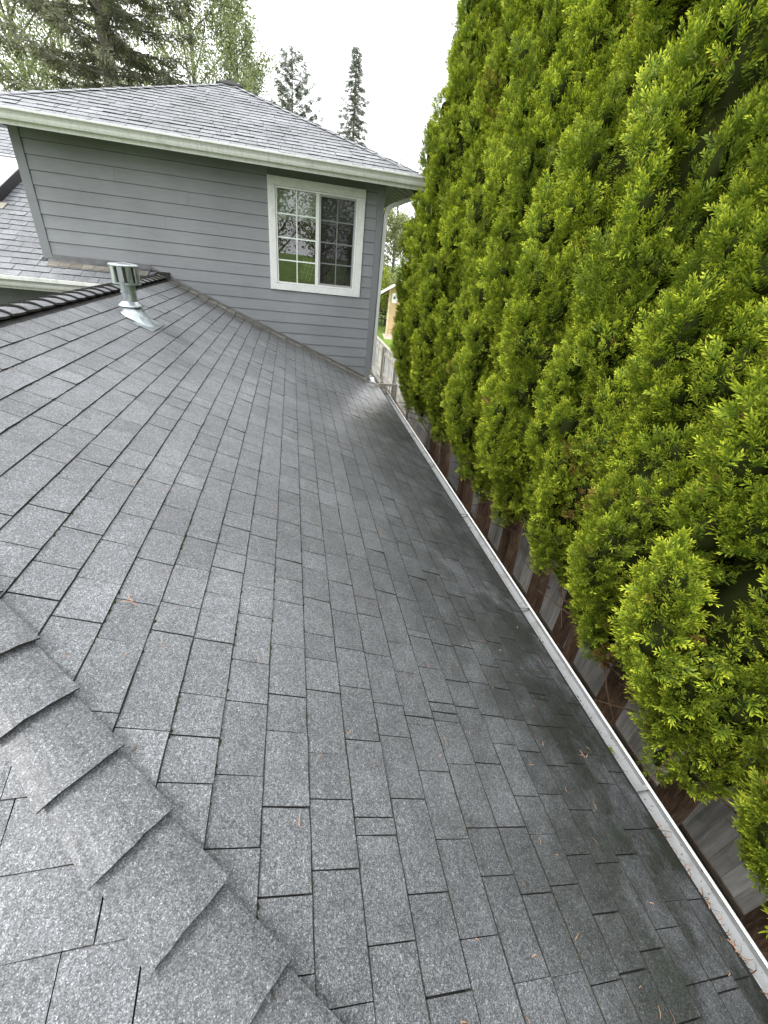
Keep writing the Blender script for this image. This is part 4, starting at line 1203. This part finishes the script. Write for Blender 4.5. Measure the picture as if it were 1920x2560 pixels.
lil = limb_tree('lilac_bush', (6.1, 29.5, 0), 3.3, 1.7, 24, M['leaf_spring'], M['bark_grey'], 36, 'lilac bush with pink purple blooms beside the tan outbuilding', leaf=.11, nleaf=5200, start=.05, up=.7, trunk_r=.05)
for o_ in lil.children:
    pass
lil['category'] = 'bush'
r = np.random.default_rng(5); n = 900
cen = np.stack([r.normal(0, .85, 46), r.normal(-.3, .6, 46), 1.0 + 2.1 * r.random(46)], 1)
P = cen[r.integers(0, 46, n)] + r.normal(0, .085, (n, 3)); D = unit(r.normal(0, 1, (n, 3))); T = unit(np.cross(D, r.normal(0, 1, (n, 3)))); L = np.full((n, 1), .09)
V = np.stack([P, P + D * L * .5 + T * L * .4, P + D * L, P + D * L * .5 - T * L * .4], 1).reshape(-1, 3)
C = np.ones((n, 4, 4), np.float32); C[..., 0] = r.random(n)[:, None]; C[..., 1] = r.random(n)[:, None]; C[..., 2] = 0
c = link('blossom', quad_mesh('blossom', V, np.arange(len(V)).reshape(-1, 4), C.reshape(-1, 4), M['lilac'])); c.parent = lil
# behind the camera: what the window mirrors
for i, (x, y, H_, sd_) in enumerate(((-16, -46, 15, 51), (-7, -52, 18, 52), (2, -48, 14, 53), (12, -55, 17, 54))):
    limb_tree('poplar', (x, y, 0), H_, 5.5, 22, M['leaf_spring'], M['bark_grey'], sd_, 'light green tree mirrored in the window pane', 'trees across the lawn', leaf=.3, nleaf=4500, start=.12, up=.8)

protos = [o for o in bpy.data.objects if o.get('group') == 'trees across the lawn']
for i, (x, y) in enumerate(((-24, -50), (-12, -56), (-3, -44), (7, -50), (17, -47), (23, -56), (-31, -54))):
    src = protos[i % 4]; c = src.copy(); COL.objects.link(c); c.location = (x, y, 0); c.rotation_euler.z = 1.3 * i
    for ch in src.children:
        q = ch.copy(); COL.objects.link(q); q.parent = c

# tan outbuilding beyond the fence
ob = empty('outbuilding', (5.62, 23.6, 0), 'tan lap sided outbuilding with white fascia beyond the fence', 'building')
k = NT('tan_siding', .6); n_ = k.noise(2, 3); k.color(k.mix(1.0, (.52, .375, .20), k.ramp(n_, [(.3, .9), (.7, 1.08)]), 'MULTIPLY')); tan = k.mat
bx0, bx1, by0, by1 = 5.62, 10.8, 23.6, 30
WH = 2.85; RS = .62
mb = MB(); mid = (bx0 + 2.0)
mb.poly([(bx0, by0, 0), (bx1, by0, 0), (bx1, by0, WH), (mid, by0, WH + 2.0 * RS), (bx0, by0, WH)]); mb.poly([(bx0, by0, 0), (bx0, by1, 0), (bx0, by1, WH), (bx0, by0, WH)])
mb.poly([(bx0, by1, 0), (bx1, by1, 0), (bx1, by1, WH), (mid, by1, WH + 2.0 * RS), (bx0, by1, WH)]); mb.poly([(bx1, by0, 0), (bx1, by1, 0), (bx1, by1, WH), (bx1, by0, WH)])
obw = adopt(mb.build('wall', tan), ob)
for i in range(16):
    z = .35 + i * .17
    xe = bx1 if z < WH else bx1
    mb = MB(); mb.hexa([(bx0 + .11, by0 - .028, z), (bx1, by0 - .028, z), (bx1, by0, z), (bx0 + .11, by0, z), (bx0 + .11, by0 - .008, z + .168), (bx1, by0 - .008, z + .168), (bx1, by0, z + .168), (bx0 + .11, by0, z + .168)]); adopt(mb.build('siding_board', tan), obw)
mb = MB(); mb.box((bx0 - .02, by0 - .035, 0), (bx0 + .10, by0, WH)); adopt(mb.build('corner_board', plain('cream_trim', (.62, .52, .36))), ob)
mb = MB()
for sgn in (1,):
    xa, xb = bx0 - .62, mid
    za_, zb_ = WH - .62 * RS, WH + 2.0 * RS
    mb.hexa([(xa, by0 - .55, za_), (xb, by0 - .55, zb_), (xb, by1, zb_), (xa, by1, za_), (xa, by0 - .55, za_ + .10), (xb, by0 - .55, zb_ + .10), (xb, by1, zb_ + .10), (xa, by1, za_ + .10)])
    mb.hexa([(xb, by0 - .55, zb_), (xb + 3.2, by0 - .55, zb_ - 3.2 * RS), (xb + 3.2, by1, zb_ - 3.2 * RS), (xb, by1, zb_), (xb, by0 - .55, zb_ + .10), (xb + 3.2, by0 - .55, zb_ - 3.2 * RS + .1), (xb + 3.2, by1, zb_ - 3.2 * RS + .1), (xb, by1, zb_ + .1)])
obr = adopt(mb.build('roof', plain('tan_soffit', (.34, .26, .17))), ob)
mb = MB()
mb.hexa([(xa - .02, by0 - .60, za_ - .05), (xb, by0 - .60, zb_ - .05), (xb, by0 - .56, zb_ - .05), (xa - .02, by0 - .56, za_ - .05), (xa - .02, by0 - .60, za_ + .13), (xb, by0 - .60, zb_ + .13), (xb, by0 - .56, zb_ + .13), (xa - .02, by0 - .56, za_ + .13)])
mb.hexa([(xb + .002, by0 - .60, zb_ - .05), (xb + 3.2, by0 - .60, zb_ - .05 - 3.2 * RS), (xb + 3.2, by0 - .56, zb_ - .05 - 3.2 * RS), (xb + .002, by0 - .56, zb_ - .05), (xb + .002, by0 - .60, zb_ + .13), (xb + 3.2, by0 - .60, zb_ + .13 - 3.2 * RS), (xb + 3.2, by0 - .56, zb_ + .13 - 3.2 * RS), (xb + .002, by0 - .56, zb_ + .13)])
adopt(mb.build('fascia', plain('white_fascia', (.78, .78, .76))), ob)
mb = MB(); mb.box((bx0 + .22, by0 - .06, 2.02), (bx0 + .55, by0 - .03, 2.62)); va = adopt(mb.build('wall_vent', plain('white_vent', (.78, .78, .76))), ob)
mb = MB(); mb.box((bx0 + .32, by0 - .075, 2.26), (bx0 + .46, by0 - .061, 2.42)); adopt(mb.build('vent_opening', plain('dark_vent', (.08, .08, .08))), va)
ob.rotation_euler.z = math.radians(-22); ob.location.x -= .45
mb = MB(); mb.poly([(4.6, 21.2, .006), (9.5, 21.2, .006), (9.5, 23.58, .006), (4.9, 23.58, .006)]); tag(mb.build('path', plain('pale_gravel_path', (.40, .35, .28), .9, .25, 3)), kind='structure')
mb = MB(); mb.box((3.5, 33.5, 0), (5.95, 33.6, 1.9)); wf_ = mb
tag(wf_.build('garden_wall', plain('white_garden_wall', (.66, .66, .70), .8, .15, 1.5)), 'white painted garden wall behind the lilac bush', 'wall')
mb = MB(); mb.box((4.2, 33.8, 0), (12, 34.5, 2.6)); mb.poly([(3.9, 33.6, 2.6), (12.3, 33.6, 2.6), (12.3, 38, 4.6), (3.9, 38, 4.6)])
bn = empty('bench', (5.35, 27.6, 0), 'dark wooden bench standing on the lawn beside the lilac', 'bench')
bw_ = plain('dark_bench_wood', (.045, .038, .03))
for z in (.72, .92):
    mb = MB(); mb.box((4.9, 27.82, z), (5.95, 27.86, z + .14)); adopt(mb.build('back_slat', bw_), bn)
mb = MB(); mb.box((4.9, 27.4, .45), (5.95, 27.8, .50)); adopt(mb.build('seat', bw_), bn)
for lx in (4.95, 5.83):
    for ly in (27.42, 27.8):
        mb = MB(); mb.box((lx, ly, 0), (lx + .07, ly + .07, .449 if ly < 27.6 else 1.1)); adopt(mb.build('leg', bw_), bn)

# things stored in the side yard, seen past the downspout
mb = MB()
tr_ = empty('wire_trellis', (1.3, 5.0, 0), 'black wire panel in a pale wooden frame leaning in the side yard', 'trellis')
ty = 5.0
for a, b, c_, d_ in ((.75, .81, 0, 1.25), (1.75, 1.81, 0, 1.25), (.811, 1.749, 1.18, 1.25), (.811, 1.749, .0, .07)):
    mb = MB(); mb.box((a, ty, c_), (b, ty + .04, d_)); adopt(mb.build('frame_bar', M['new_wood']), tr_)
mb = MB()
for i in range(12): mb.tube([(.85 + i * .08, ty + .02, .07), (.85 + i * .08, ty + .02, 1.18)], [.006, .006], 5)
for i in range(4): mb.tube([(.81, ty + .026, .25 + i * .26), (1.75, ty + .026, .25 + i * .26)], [.005, .005], 5)
adopt(mb.build('wire_grid', plain('black_wire', (.02, .02, .022), .4)), tr_)
tag(blob('white_sack', (1.35, 7.3, .42), (.30, .28, .42), plain('white_sack', (.62, .66, .72), .5), 31, rough=.3), 'white plastic sack standing behind the wire trellis', 'sack')
